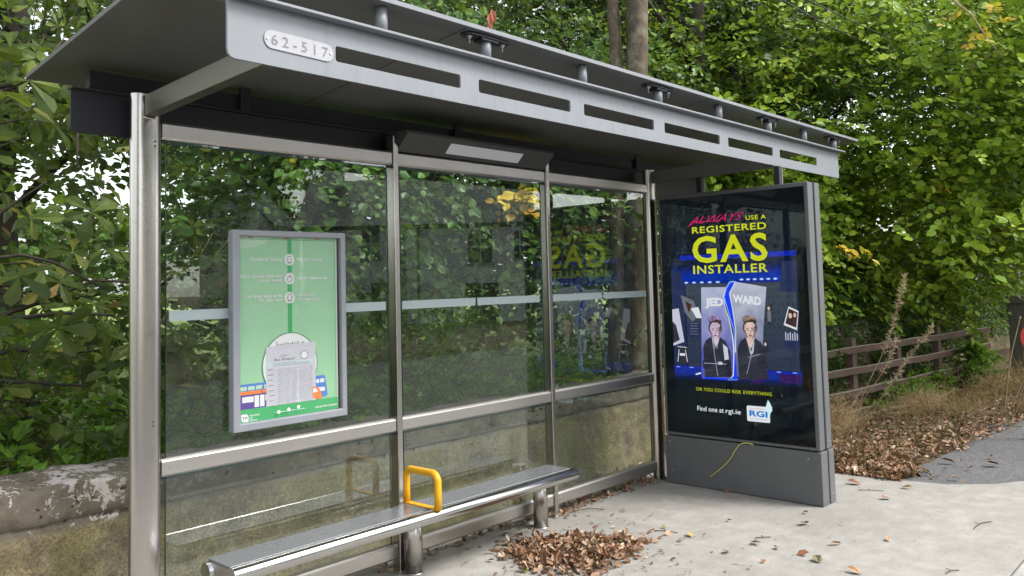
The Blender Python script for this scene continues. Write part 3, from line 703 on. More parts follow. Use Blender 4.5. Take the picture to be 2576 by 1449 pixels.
# loose timetable sheet tucked inside the case
shp = {'paper': M['sheet'], 'g': print_mat('grey_print', (.40, .40, .45)), 'b': print_mat('dark_print', (.13, .13, .17)), 'band': print_mat('pale_blue_band', (.56, .66, .70)), 'ghost': print_mat('show_through_letters', (.60, .58, .70)), 'ghost2': print_mat('show_through_pink', (.74, .60, .62)), 'wht': print_mat('sheet_white', (.80, .80, .86))}
a = Art(lambda x, z, l: (x, -.034-.00012*l, z), shp)
a.poly('paper', [(.618, 1.382), (.921, 1.392), (.922, 1.008), (.618, 1.008)])
a.text('ghost', 'Download from', .641, .905, 1.346, 1.370, bold=.03)
a.rect('band', .622, 1.272, .909, 1.300)
a.text('b', 'Bus Éireann', .662, .791, 1.306, 1.319, bold=.015, shear=.4)
a.poly('g', [(.695, 1.329), (.72, 1.337), (.75, 1.331), (.768, 1.333), (.742, 1.325), (.72, 1.328), (.70, 1.322)])
a.ell('b', .850, 1.325, .022); a.ell('wht', .850, 1.325, .0195)
for k in range(8): t = R(45*k+20); a.line('b', (.85+.022*math.cos(t), 1.325+.022*math.sin(t)), (.85+.027*math.cos(t), 1.325+.027*math.sin(t)), .003)
for k, (x0, x1, z) in enumerate(((.655, .80, 1.294), (.655, .885, 1.286), (.655, .885, 1.278))): a.rect('g', x0, z-.0012, x1, z+.0012)
a.rect('ghost2', .622, 1.155, .67, 1.163); a.rect('ghost2', .84, 1.168, .905, 1.176)
random.seed(5)
for r_ in range(22):
    z = 1.262-r_*.0088; x = .626
    if r_ % 3 == 0: a.rect('b', .626, z-.0014, .626+random.uniform(.02, .035), z+.0014)
    x = .672
    while x < .90:
        w = random.uniform(.012, .05); w = min(w, .905-x)
        if not (.79 < x < .80): a.rect('g', x, z-.0011, x+w, z+.0011, lay=30)
        x += w+random.uniform(.004, .014)
for x in (.668, .797): a.rect('wht', x, 1.075, x+.0015, 1.268)
for x in (.68, .74, .80): a.ell('wht', x, 1.042+(x-.68)*.1, .009)
a.rect('wht', .66, 1.0405, .84, 1.0425)
tag(a.mb.build('timetable_sheet', [shp[k] for k in shp], loc=(.77, -.034, 1.008), fix=False), 'slipped translucent paper timetable inside the case in front of the green poster', 'timetable')

# ------------------------------------------------------------------ bench and its yellow hoop
be = thing('bench', 'long perforated stainless steel bench with rolled front edge and two round legs', 'bench', (1.5, -.1, 0))
SX0, SX1, SZ = .21, 2.735, .430
mb = MB(); mb.box(SX0+.02, SX1-.02, -.36, -.158, SZ-.012, SZ); mb.build('seat', M['seat'], be, bevel=.003)
mb = MB(); mb.tube([(SX0+.01, -.385, SZ-.036), (SX1, -.385, SZ-.036)], .038, 28); mb.build('front_tube', M['tubest'], be, bevel=.003)
mb = MB(); mb.tube([(SX0, -.170, SZ-.056), (SX0+.19, -.170, SZ-.056)], .042, 24)
mb.tube([(SX0+.03, -.17, SZ-.058), (SX1-.02, -.17, SZ-.058)], .03, 16); mb.build('rear_tube', M['tubest'], be)
mb = MB()
for xs in (SX0+.02, 1.54, 2.69): mb.box(xs, xs+.006, -.37, -.15, SZ-.085, SZ-.0125)
mb.split('bracket', M['steelh'], be, bevel=.001)
for xs in (1.548, 2.70):
    mb = MB(); mb.tube([(xs, -.10, .0), (xs, -.10, SZ-.03)], .051, 32); l = mb.build('leg', M['steel'], be)
    MB().tube([(xs, -.10, .0005), (xs, -.10, .006)], .056, 32).build('foot_ring', M['steelh'], l)
pts = []; yr, yf_, zt, rr_ = -.142, -.410, .645, .045; X = 1.464
pts.append((X, yr, SZ)); pts.append((X, yr, .52))
for k in range(9): t = R(180-k*11.25*1.0); 
cen1, cen2 = (yr-rr_, zt-.02-rr_), (yf_+rr_, zt-.02-rr_)
for k in range(9): t = R(k*11.25); pts.append((X, cen1[0]+rr_*math.cos(t), cen1[1]+rr_*math.sin(t)))
for k in range(9): t = R(90+k*11.25); pts.append((X, cen2[0]+rr_*math.cos(t), cen2[1]+rr_*math.sin(t)))
pts.append((X, yf_, .52)); pts.append((X, yf_, SZ-.004))
hp = thing('armrest', 'yellow looped grab handle standing across the middle of the steel bench', 'grab handle', (X, -.27, SZ))
MB().tube(pts, .0205, 20).build('hoop', M['yellow'], hp)
MB().box(X-.02, X+.02, yf_+.0, yr-.0, SZ+.0005, SZ+.006).build('base_strip', M['yellow'], hp, bevel=.001)

# ------------------------------------------------------------------ illuminated advertising unit
ad = thing('advertising_display', 'dark grey free standing double sided screen showing a gas installer advert', 'advertising screen', (4.44, -.76, 0))
XA = 4.327; Y0, Y1 = -.112, -1.418
mb = MB(); frame2 = [(-Y0-.0, .398), ]
def yzframe(o, i, x0, x1, mb):
    P = [(o[0], o[1]), (o[2], o[1]), (o[2], o[3]), (o[0], o[3])]; Q = [(i[0], i[1]), (i[2], i[1]), (i[2], i[3]), (i[0], i[3])]
    v = [(x1, -y, z) for y, z in P]+[(x0, -y, z) for y, z in P]+[(x1, -y, z) for y, z in Q]+[(x0, -y, z) for y, z in Q]; f = []
    for k in range(4):
        j = (k+1) % 4; f += [(k, j, 4+j, 4+k), (4+k, 4+j, 12+j, 12+k), (8+k, 12+k, 12+j, 8+j), (k, 8+k, 8+j, j)]
    mb.add(v, f)
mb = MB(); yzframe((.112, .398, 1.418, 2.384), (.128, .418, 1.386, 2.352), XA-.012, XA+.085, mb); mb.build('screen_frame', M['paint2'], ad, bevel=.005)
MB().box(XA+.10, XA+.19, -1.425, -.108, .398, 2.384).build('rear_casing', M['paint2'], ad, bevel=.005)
MB().box(XA+.0, XA+.098, -1.400, -.13, .395, 2.365).build('casing_core', M['rubber'], ad)
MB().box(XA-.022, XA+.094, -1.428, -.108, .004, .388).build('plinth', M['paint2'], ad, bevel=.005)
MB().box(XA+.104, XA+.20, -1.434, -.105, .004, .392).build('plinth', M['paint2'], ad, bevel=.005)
b = MB()
for (y, z) in ((-.155, .345), (-1.33, .335), (-.165, .11)): b.tube([(XA-.020, y, z), (XA-.0245, y, z)], .0055, 10)
for z in (.36, .07, .45, 1.2, 1.6): b.tube([(XA+.15, -1.424 if z > .39 else -1.433, z), (XA+.15, -1.4295 if z > .39 else -1.4375, z)], .006, 8)
b.split('screw', M['bolt'], ad)
for y in (-.47, -1.15):
    MB().box(XA+.06, XA+.105, y-.022, y+.022, 2.385, 2.536).build('roof_stay', M['navy'], ad, bevel=.002)
    MB().box(XA+.106, XA+.118, y-.024, y-.010, 2.385, 2.536).build('roof_stay', M['paint'], ad, bevel=.001)
# screen picture
def m_screen_bg():
    t = NT('screen_picture'); v = t.coord('Object'); s = t.new('SeparateXYZ', Vector=v); z = s.outputs[2]; y = s.outputs[1]
    def g(c, w, k): return t.math('MULTIPLY', t.math('POWER', 2.718, t.math('MULTIPLY', t.math('POWER', t.math('DIVIDE', t.math('SUBTRACT', z, c), w), 2.0), -1.0)), k)
    glow = t.math('ADD', g(1.69, .06, .5), t.math('ADD', g(.925, .04, .45), g(1.50, .35, .06)))
    n = t.noise(v, 3, 3); col = t.mix(t.math('MINIMUM', glow, 1.0), (.006, .010, .014), (.0, .05, .75)); col = t.mix(t.math('MULTIPLY', n, .25), col, (.0, .0, .0))
    return t.done(t.new('Emission', Color=col, Strength=EK).outputs[0])
def m_peg():
    t = NT('pegboard_picture'); v = t.coord('Object', (1, 26, 17)); vo = t.new('TexVoronoi', Vector=v, Scale=1, Randomness=0); d = t.ramp(vo.outputs['Distance'], [(.14, 0.), (.18, 1.)])
    s = t.new('SeparateXYZ', Vector=t.coord('Object')); k = t.ramp(t.math('SUBTRACT', s.outputs[2], 1.0), [(.0, .45), (.62, 1.)])
    c = t.mix(d, (.003, .004, .008), (.045, .062, .085)); c = t.mix(k, (.012, .018, .07), c); return t.done(t.new('Emission', Color=c, Strength=EK).outputs[0])
def m_card(name, a, b, sc=5):
    t = NT(name); v = t.coord('Object'); sz_ = t.new('SeparateXYZ', Vector=v); n = t.math('ADD', t.math('MULTIPLY', t.noise(v, sc, 4), .55), t.math('SUBTRACT', 1.12, t.math('MULTIPLY', sz_.outputs[2], .6))); return t.done(t.new('Emission', Color=t.mix(t.ramp(n, [(.42, 0.), (.78, 1.)]), a, b), Strength=EK).outputs[0])
E_ = lambda n, c: flat_emit('screen_'+n, c)
def m_tex(name, cols, scale, vs=(1, 1, 1)):
    t = NT('screen_'+name); n = t.noise(t.coord('Object', vs), scale, 5, .7); k = len(cols)
    return t.done(t.new('Emission', Color=t.ramp(n, [(.34+.32*i/(k-1), c) for i, c in enumerate(cols)]), Strength=EK).outputs[0])
def m_studs():
    t = NT('screen_jacket'); vo = t.new('TexVoronoi', Vector=t.coord('Object', (1, 62, 62)), Scale=1, Randomness=.15); d = t.ramp(vo.outputs['Distance'], [(.16, 1.), (.26, 0.)])
    n = t.noise(t.coord('Object'), 9, 4); c = t.mix(n, (.004, .005, .010), (.045, .05, .075)); c = t.mix(d, c, (.13, .14, .19)); return t.done(t.new('Emission', Color=c, Strength=EK).outputs[0])
sc = {'black': E_('black', (.004, .006, .008)), 'bg': m_screen_bg(), 'peg': m_peg(), 'lime': E_('lime', (.56, .62, .02)), 'pink': E_('pink', (.50, .02, .13)), 'white': E_('white', (.72, .76, .80)), 'blue': E_('blue', (.01, .05, .85)), 'cyan': E_('cyan', (.25, .45, 1.)),
      'cardA': m_card('picture_card_violet', (.42, .46, .62), (.09, .10, .46)), 'cardB': m_card('picture_card_grey', (.50, .53, .64), (.12, .14, .28)), 'skin': m_tex('skin', [(.52, .35, .31), (.68, .50, .44), (.80, .64, .58)], 14), 'skinv': m_tex('skin_violet', [(.42, .32, .48), (.58, .47, .62), (.72, .62, .76)], 14), 'shade': m_tex('skin_shade', [(.18, .10, .12), (.32, .20, .22)], 20),
      'hair': m_tex('hair', [(.12, .085, .07), (.25, .18, .14), (.42, .33, .26)], 22, (1, 2, 1)), 'hairv': m_tex('hair_violet', [(.13, .09, .18), (.26, .19, .34), (.46, .36, .52)], 22, (1, 2, 1)), 'hdk': E_('hair_dark', (.06, .042, .04)), 'jk': m_studs(), 'stud': E_('stud', (.38, .40, .50)), 'lips': E_('lips', (.25, .05, .08)), 'sleeve': E_('sleeve', (.55, .57, .68)),
      'rgb': E_('badge_blue', (.0, .17, .55)), 'pale': E_('badge_pale', (.62, .82, .88)), 'red': E_('badge_red', (.6, .1, .08)), 'grey': E_('grey', (.16, .17, .2)), 'brown': E_('brown', (.07, .022, .02)), 'dim': E_('dim_blue', (.02, .03, .09)), 'deep': E_('deep_blue', (.006, .02, .38)), 'purple': E_('purple', (.035, .012, .10))}
a = Art(lambda s_, z, l: (XA-.0005-.00011*l, -s_, z), sc)
a.rect('black', .125, .415, 1.390, 2.355); a.rect('bg', .213, .542, 1.303, 2.218)
a.rect('deep', .30, 1.836, 1.303, 1.875)
a.rect('peg', .345, .97, 1.29, 1.64, 4)
a.poly('dim', [(.213, 1.75), (.30, 1.75), (.335, 1.60), (.33, .97), (.213, .97)]); a.poly('dim', [(1.19, 1.80), (1.303, 1.80), (1.303, 1.56), (1.16, 1.57)])
for k in range(5): a.ell('cyan', .355+.072*k, 1.650, .020, .008); a.ell('white', .355+.072*k, 1.650, .009, .005)
for k in range(6): a.ell('cyan', .850+.056*k, 1.666, .018, .008); a.ell('white', .850+.056*k, 1.666, .008, .005)
a.rect('deep', .213, .945, 1.303, .964)
for k in range(9): a.ell('cyan', .25+.125*k, .958, .02, .004)
# small pinned photographs
a.poly('sleeve', [(.213, 1.43), (.275, 1.44), (.318, 1.165), (.213, 1.13)]); a.poly('jk', [(.213, 1.33), (.245, 1.30), (.275, 1.18), (.213, 1.15)])
a.poly('grey', [(.30, 1.55), (.42, 1.50), (.46, 1.38), (.40, 1.33), (.33, 1.41)]); a.poly('white', [(.39, 1.44), (.46, 1.45), (.49, 1.36), (.44, 1.36)]); a.poly('brown', [(.34, 1.50), (.40, 1.47), (.37, 1.40)])
a.rect('dim', .36, 1.20, .47, 1.33); 
for k in range(5): a.rect('grey', .375, 1.315-.022*k, .455-.008*(k % 2), 1.321-.022*k)
a.rect('jk', .245, .99, .345, 1.13); a.line('white', (.25, 1.125), (.34, 1.118), .005); a.line('white', (.25, 1.0), (.265, 1.10), .006); a.line('white', (.34, 1.0), (.325, 1.10), .006); a.line('white', (.27, 1.06), (.32, 1.06), .02)
a.poly('white', [(1.226, 1.455), (1.303, 1.42), (1.284, 1.277), (1.181, 1.315)]); a.poly('brown', [(1.228, 1.440), (1.296, 1.410), (1.279, 1.295), (1.195, 1.327)]); a.ell('skin', 1.236, 1.385, .014, .02); a.ell('skin', 1.272, 1.39, .011, .017); a.rect('jk', 1.215, 1.325, 1.262, 1.36)
a.rect('jk', 1.045, 1.31, 1.10, 1.47); a.rect('grey', 1.055, 1.34, 1.085, 1.42); a.ell('skin', 1.068, 1.44, .010, .014)
a.rect('jk', 1.005, 1.09, 1.055, 1.20); a.ell('skin', 1.028, 1.165, .009, .013)
a.poly('dim', [(1.18, 1.27), (1.30, 1.26), (1.30, 1.12), (1.19, 1.13)]); 
for k in range(6): a.rect('sleeve', 1.19+.018*k, 1.20, 1.198+.018*k, 1.262-(k % 2)*.01)
a.rect('purple', 1.13, .88, 1.30, .944); a.ell('purple', .945, .90, .06, .04)  # purple patches: reflections on the screen glass, painted into the picture
# two torn halves of one photograph
a.poly('cyan', [(.720, 1.612), (.752, 1.655), (.800, 1.655), (.785, .88), (.70, .872), (.70, .90), (.765, 1.1), (.768, 1.264), (.735, 1.38), (.690, 1.53)])
a.poly('blue', [(.724, 1.60), (.757, 1.645), (.80, 1.645), (.785, .885), (.705, .876), (.772, 1.1), (.775, 1.264), (.742, 1.38), (.70, 1.53)])
a.poly('cardA', [(.495, 1.61), (.721, 1.609), (.694, 1.533), (.706, 1.44), (.735, 1.36), (.748, 1.285), (.760, 1.20), (.764, 1.088), (.750, .911), (.725, .885), (.668, .875), (.468, .872)])
a.poly('white', [(.721, 1.609), (.694, 1.533), (.706, 1.44), (.735, 1.36), (.748, 1.285), (.762, 1.20), (.766, 1.088), (.752, .911), (.725, .885), (.723, .892), (.745, .92), (.757, 1.088), (.753, 1.20), (.741, 1.285), (.728, 1.36), (.700, 1.44), (.688, 1.533)])
a.poly('cardB', [(.797, 1.650), (1.058, 1.604), (1.016, 1.269), (.992, .90), (.78, .905), (.772, 1.10), (.782, 1.264), (.762, 1.44), (.742, 1.560)])
a.poly('white', [(.797, 1.650), (.742, 1.560), (.762, 1.44), (.782, 1.264), (.772, 1.10), (.779, 1.10), (.789, 1.264), (.768, 1.44), (.750, 1.560), (.80, 1.643)])
a.text('white', 'JED', .526, .688, 1.462, 1.524, bold=.05); a.text('white', 'WARD', .772, 1.010, 1.490, 1.552, bold=.05, slope=-.10)
def portrait(x, z, skin, hair, side):
    s_ = side
    a.poly('jk', [(x-.11, .885), (x-.115, 1.13), (x-.085, 1.185), (x-.03, 1.215), (x+.03, 1.215), (x+.085, 1.18), (x+.125, 1.10), (x+.13, .90)])
    a.poly(skin, [(x-.027, 1.25), (x+.027, 1.25), (x+.034, 1.20), (x, 1.125), (x-.034, 1.20)])
    a.poly('shade', [(x-.027, 1.235), (x+.027, 1.235), (x+.03, 1.215), (x-.03, 1.215)])
    if s_ > 0: a.poly('sleeve', [(x-.024, 1.195), (x, 1.10), (x+.034, 1.19), (x+.02, 1.10), (x, 1.075), (x-.012, 1.11)])
    a.ell('hdk', x, z+.022, .060, .064)
    a.poly('hdk', [(x-.045, z+.052), (x-.060, z+.09), (x-.03, z+.110), (x+.04, z+.10), (x+.06, z+.07), (x+.05, z+.048), (x+.03, z+.066), (x-.02, z+.070)]); a.poly(hair, [(x-.04, z+.068), (x-.064, z+.098), (x-.03, z+.120), (x+.035, z+.108), (x+.058, z+.082), (x+.01, z+.088)])
    a.poly(skin, [(x-.045, z+.035), (x-.048, z-.01), (x-.036, z-.045), (x-.012, z-.068), (x+.012, z-.068), (x+.036, z-.045), (x+.048, z-.01), (x+.044, z+.045), (x+.025, z+.064), (x-.02, z+.064), (x-.042, z+.045)])
    a.poly('shade', [(x+.048, z-.01), (x+.045, z+.035), (x+.03, z+.03), (x+.028, z-.03), (x+.012, z-.068), (x+.036, z-.045)])
    a.poly('shade', [(x-.048, z+.01), (x-.047, z-.012), (x-.036, z-.045), (x-.014, z-.066), (x-.028, z-.03), (x-.036, z)])
    pass
    a.poly('jk', [(x-.085, 1.185), (x-.034, 1.215), (x-.012, 1.12), (x-.05, 1.10)]); a.line('stud', (x-.034, 1.21), (x-.01, 1.115), .004); a.line('stud', (x+.034, 1.21), (x+.008, 1.115), .004)
    for e in (-.02, .02): a.ell('hdk', x+e, z+.004, .010, .0042); a.line('hdk', (x+e-.013, z+.017), (x+e+.013, z+.018), .004)
    a.line('shade', (x+.003, z+.0), (x+.006, z-.022), .006); a.ell('lips', x+.001, z-.040, .014, .0055)
portrait(.607, 1.262, 'skinv', 'hairv', -1); portrait(.908, 1.268, 'skin', 'hair', 1)
for r_ in range(9):
    for c in range(7):
        x = .515+.024*c+(.012 if r_ % 2 else 0); z = 1.165-.022*r_
        if abs(x-.607) > .035 or z < 1.11: a.ell('stud', x, z, .004, n=5, lay=60)
        x += .30
        if z > 1.08 and abs(x-.908) > .03: a.ell('stud', x, z, .0032, n=5, lay=60)
a.poly('sleeve', [(.675, 1.16), (.715, 1.13), (.722, 1.04), (.685, 1.03)]); a.poly('jk', [(.49, 1.02), (.72, 1.03), (.73, .985), (.52, .945), (.49, .965)]); a.line('stud', (.50, 1.0), (.70, 1.0), .005)
a.ell('skinv', .645, 1.005, .022, .013); a.line('stud', (.585, 1.18), (.62, .90), .004); a.line('stud', (.93, 1.13), (.87, .93), .004); a.line('stud', (.89, 1.06), (.99, 1.09), .004)
a.rect('blue', .49, .875, .70, .888); a.poly('white', [(.42, .91), (.47, .925), (.47, .912), (.42, .90)])
# words
a.text('pink', 'ALWAYS', .415, .905, 2.128, 2.185, bold=-.004, shear=.6, slope=.02)
for k, (p, q) in enumerate((((.40, 2.112), (.46, 2.135)), ((.44, 2.145), (.70, 2.140)))): a.line('pink', p, q, .006)
a.text('lime', 'USE A', .918, 1.086, 2.130, 2.164, bold=.012, space=1.1)
a.text('lime', 'REGISTERED', .440, 1.086, 2.052, 2.103, bold=.018, space=1.1)
a.text('lime', 'GAS', .436, 1.087, 1.815, 2.022, bold=.022, space=1.15)
a.text('lime', 'INSTALLER', .437, 1.083, 1.721, 1.787, bold=.016, space=1.1)
a.text('lime', 'OR YOU COULD RISK EVERYTHING', .421, 1.068, .776, .802, bold=.0, space=1.1)
a.text('white', 'Find one at', .424, .660, .616, .654, bold=.008); a.text('white', 'rgi.ie', .676, .806, .616, .652, bold=.01)
a.rr('white', .858, .571, 1.046, .690, .012); a.poly('pale', [(1.0, .66), (1.020, .70), (1.035, .746), (1.052, .72), (1.066, .69), (1.066, .665), (1.05, .645), (1.046, .62), (1.03, .64), (1.005, .645)])
a.text('rgb', 'RGI', .878, 1.027, .612, .655, bold=.035); a.text('red', 'REGISTERED', .878, 1.020, .664, .674, space=1.2); a.text('grey', 'GAS INSTALLER', .878, 1.027, .588, .597, space=1.2)
a.build('advert_picture', ad)
MB().box(XA-.0135, XA-.0100, -1.387, -.127, .417, 2.353).build('screen_glass', M['scrglass'], ad)
# loose cord hanging from under the screen
def curve_pts(P, n=6):
    out = []; P = [Vector(p) for p in P]; P = [P[0]]+P+[P[-1]]
    for i in range(1, len(P)-2):
        for k in range(n):
            t = k/n; a_, b_, c_, d_ = P[i-1], P[i], P[i+1], P[i+2]
            out.append(.5*((2*b_)+(c_-a_)*t+(2*a_-5*b_+4*c_-d_)*t*t+(3*b_-a_-3*c_+d_)*t**3))
    out.append(P[-2]); return out
mb = MB(); mb.tube(curve_pts([(4.300, -.90, .393), (4.296, -.853, .402), (4.293, -.793, .385), (4.290, -.745, .325), (4.288, -.715, .275), (4.290, -.66, .215), (4.292, -.59, .155), (4.293, -.525, .105)]), .0042, 8)
tag(mb.build('cord', simple('pale_yellow_cord', (.55, .55, .12), .5), loc=(4.296, -.85, .39)), 'thin yellow cord dangling over the grey plinth below the advert screen', 'cord')

# grey framed panel whose corner shows at the wall foot on the left
pn = thing('wall_panel', 'grey framed panel corner standing against the mossy wall left of the shelter', 'panel', (-.9, .36, 0))
mb = MB(); mb.box(-1.25, -.525, .345, .37, .02, .515); mb.build('panel_board', M['navy'], pn)
mb = MB(); frame((-1.27, .0, -.503, .532), (-1.25, .02, -.523, .512), .335, .375, mb); mb.build('panel_frame', M['alu'], pn, bevel=.003)

# ------------------------------------------------------------------ timber fence along the verge
FD = Vector((1, -.102, 0)).normalized()
def fp(x, off=0): return Vector((x, -.04-.102*(x-7.95)+off, 0))
fe = thing('timber_fence', 'dark brown timber post and rail fence with weathered top edges along the leafy verge', 'fence', tuple(fp(9.9)))
for k, x in enumerate((7.37, 8.65, 9.90, 11.22, 12.47)):
    p = fp(x, .05); mb = MB(); w = .055; q = [p-FD*w+Vector((0, -w*.8, 0)), p+FD*w+Vector((0, -w*.8, 0)), p+FD*w+Vector((0, w*.8, 0)), p-FD*w+Vector((0, w*.8, 0))]
    mb.prism([(a.x, a.y) for a in q], 2, -.14, .90+.012*math.sin(k*2.3)); mb.build('fence_post', M['wood'], fe, bevel=.006)
for j, zc in enumerate((.762, .512, .252, .005)):
    x0, x1 = 6.6, (13.1 if j < 2 else 12.9 if j == 2 else 9.2); mb = MB(); tp = MB(); n = 14
    ring = []
    for i in range(n+1):
        p = fp(x0+(x1-x0)*i/n, -.005); dz = .006*math.sin(i*1.7+j*2)
        ring.append([(p.x, p.y-.02, zc-.04+dz), (p.x, p.y-.02, zc+.04+dz), (p.x, p.y+.018, zc+.04+dz), (p.x, p.y+.018, zc-.04+dz)])
    v = [q for r_ in ring for q in r_]; f = [(i*4+k, i*4+(k+1) % 4, i*4+4+(k+1) % 4, i*4+4+k) for i in range(n) for k in range(4)]+[(3, 2, 1, 0), (n*4, n*4+1, n*4+2, n*4+3)]
    mb.add(v, f); r = mb.build('fence_rail', M['wood'], fe, bevel=.004)
    v = []
    for i in range(n+1):
        q = ring[i]; v += [(q[1][0], q[1][1]-.001, q[1][2]-.001+random.uniform(-.004, 0)), (q[1][0], q[1][1]-.001, q[1][2]+.003), (q[2][0], q[2][1], q[2][2]+.003)]
    tp.add(v, [(i*3+k, i*3+3+k, i*3+4+k, i*3+1+k) for i in range(n) for k in range(2)]); tp.build('worn_edge', M['woodtop'], r, fix=False)

# stone pillar and round sign at the right edge
mb = MB(); xs0, xs1, ys0, ys1 = 13.9, 14.5, -1.65, -.69; mb.box(xs0, xs1, ys0, ys1, -.15, 1.14); 
pr = thing('gate_pillar', 'squat grey stone pillar with pale lichened cap beyond the end of the fence', 'pillar', (14.2, -1.17, -.1))
mb.build('shaft', m_concrete('pillar_stone', (.15, .145, .12), (.08, .078, .06)), pr, bevel=.02); MB().box(xs0-.03, xs1+.03, ys0-.03, ys1+.03, 1.1405, 1.27).build('cap', m_concrete('pillar_cap', (.22, .21, .19), (.11, .105, .085)), pr, bevel=.025)
sg = thing('round_sign', 'small round sign with thick red rim and white centre half hidden in roadside grass', 'sign', (8.1, -2.09, -.03))
cx, cy, cz = 8.08, -2.165, 1.0; nd = (CAM-Vector((cx, cy, cz))); nd.z = 0; nd.normalize(); sdv = Vector((-nd.y, nd.x, 0))
mb = MB(); mr = MB(); n = 36
for rad0, rad1, mbb, off in ((0, .118, mb, .0), (.117, .165, mr, .004)):
    v = []
    for k in range(n):
        t = 2*math.pi*k/n
        for rr0 in (rad0, rad1):
            for o in (-.006+off, .006+off): v.append(Vector((cx, cy, cz))+(sdv*math.cos(t)+Vector((0, 0, 1))*math.sin(t))*rr0+nd*o)
    f = []
    for k in range(n):
        j = (k+1) % n; f += [(4*k+1, 4*k+3, 4*j+3, 4*j+1), (4*k, 4*j, 4*j+2, 4*k+2), (4*k+2, 4*j+2, 4*j+3, 4*k+3)]
        if rad0: f.append((4*k, 4*k+1, 4*j+1, 4*j))
    mbb.add(v, f)
mb.build('sign_face', simple('sign_white', (.55, .58, .55), .4), sg); mr.build('sign_rim', simple('sign_red', (.55, .045, .025), .4, 0, .25), sg)
MB().tube([Vector((cx, cy, -.05))-nd*.03, Vector((cx, cy, 1.1))-nd*.03], .022, 10).build('sign_post', M['bolt'], sg)

# overhead lines
for k, (P, lb_) in enumerate((([(5.0, -1.0, 4.14), (8.28, -.87, 4.38), (10.9, -.86, 4.60), (24, -.6, 5.9)], 'lower thin dark overhead cable crossing the tree branches above the shelter roof end'),
                         ([(5.0, -.8, 4.20), (9.69, -.34, 4.62), (24, .6, 6.1)], 'upper thin dark overhead cable crossing the tree branches above the shelter roof end'))):
    tag(MB().tube(curve_pts(P), .006, 6).build('overhead_cable', M['rubber'], loc=P[1]), lb_, 'cable', 'cables through the trees')

# ------------------------------------------------------------------ cottage and trees across the road (seen in the glass)
A0, d_, n_ = Vector((22.17, -31.3, 0)), Vector((.678, .735, 0)), Vector((-.735, .678, 0))
hm = simple('grey_render', (.80, .81, .82), .85, 0, .12, 2); slate = simple('dark_slate', (.10, .105, .12), .6, 0, .25, 8); wing = simple('window_dark_glass', (.02, .025, .03), .08)
sashm = simple('white_window_paint', (.7, .7, .7), .5); stone = simple('window_stone_trim', (.30, .30, .29), .8)
ho = thing('cottage', 'grey rendered two storey cottage with slate roof reflected in the shelter glass', 'house', tuple(A0+d_*5-n_*3))
def hb(mb, s0, s1, n0, n1, z0, z1):
    q = [A0+d_*s+n_*n for s, n in ((s0, n0), (s1, n0), (s1, n1), (s0, n1))]; mb.prism([(p.x, p.y) for p in q], 2, z0, z1); return mb
wins = [(2.6, 3.45, 3.1, 4.6), (7.85, 9.05, 2.75, 4.35), (10.15, 10.7, 2.95, 4.3), (7.65, 9.3, -.1, 1.75), (3.0, 4.1, -.1, 1.9)]
hb(MB(), -.4, 10.9, -6, 0, -.17, 4.75).build('wall', hm, ho)
mb = MB(); q = [(-.7, .3, 4.72), (11.2, .3, 4.72), (11.2, -6.3, 4.72), (-.7, -6.3, 4.72), (-.7, -3, 7.4), (11.2, -3, 7.4)]
mb.add([A0+d_*a_+n_*b_+Vector((0, 0, c_)) for a_, b_, c_ in q], [(0, 1, 5, 4), (2, 3, 4, 5), (0, 4, 3), (1, 2, 5), (0, 3, 2, 1)]); rfh = mb.build('roof', slate, ho)
hb(MB(), .2, 1.1, -3.5, -2.5, 6.9, 8.5).build('chimney', hm, rfh)
hb(MB(), -.5, 11, .003, .10, 4.55, 4.70).build('gutter', wing, ho); hb(MB(), 5.3, 5.42, .003, .10, 0, 4.6).build('downpipe', wing, ho); hb(MB(), 4.4, 4.75, .003, .06, 0, 4.6).build('stone_pier', stone, ho)
for (s0, s1, z0, z1) in wins:
    w = hb(MB(), s0-.08, s1+.08, .002, .05, z0-.12, z0).build('window', stone, ho)
    hb(MB(), s0, s1, .003, .02, z0, z1).build('pane', wing, w); m_ = MB(); hb(m_, (s0+s1)/2-.03, (s0+s1)/2+.03, .021, .035, z0, z1); hb(m_, s0, s1, .021, .036, (z0+z1)/2-.03, (z0+z1)/2+.03); m_.build('sash', sashm, w)
g2 = thing('gabled_outbuilding', 'pale rendered gabled outbuilding beside the grey cottage across the road', 'outbuilding', (19, -35.5, 0))
A1 = Vector((18.4, -35.2, 0))
mb = MB(); q = [A1+d_*s for s in (0, 3.4)]; v = []
for n in (0, -6):
    for s, z in ((0, -.17), (3.4, -.17), (3.4, 5.1), (1.7, 6.9), (0, 5.1)): v.append(A1+d_*s+n_*n+Vector((0, 0, z)))
mb.add(v, [(0, 1, 2, 3, 4), (9, 8, 7, 6, 5), (0, 5, 6, 1), (1, 6, 7, 2), (2, 7, 8, 3), (3, 8, 9, 4), (4, 9, 5, 0)]); mb.build('wall', simple('pale_render', (.75, .76, .78), .8, 0, .06), g2)
mb = MB(); v = []
for n in (.15, -6.15):
    for s, z in ((-.25, 4.95), (1.7, 7.02), (3.65, 4.95)): v.append(A1+d_*s+n_*n+Vector((0, 0, z)))
mb.add(v, [(0, 1, 4, 3), (1, 2, 5, 4)]); mb.build('roof', slate, g2)

# ------------------------------------------------------------------ vegetation
def stuff(name, label, cat, parts, mats, loc):
    V, F, mi = merge(parts); o = np_mesh(name, V, F, mats, mi, loc=loc); return tag(o, label, cat, None, 'stuff')
def dirs(n, c, h=.5): return unit(rng.normal(size=(n, 3))*np.array([1, 1, h])+np.array(c))
def spr(n, k, lo, hi, sig, m, size, tpl, shell=.5, dc=(-.3, -.5, 0), L=(.3, .6), **kw):
    P, C = clumps(n, k, lo, hi, sig, shell); return sprays(P, dirs(n, dc), rng.uniform(L[0], L[1], n), m, size, tpl, **kw), C

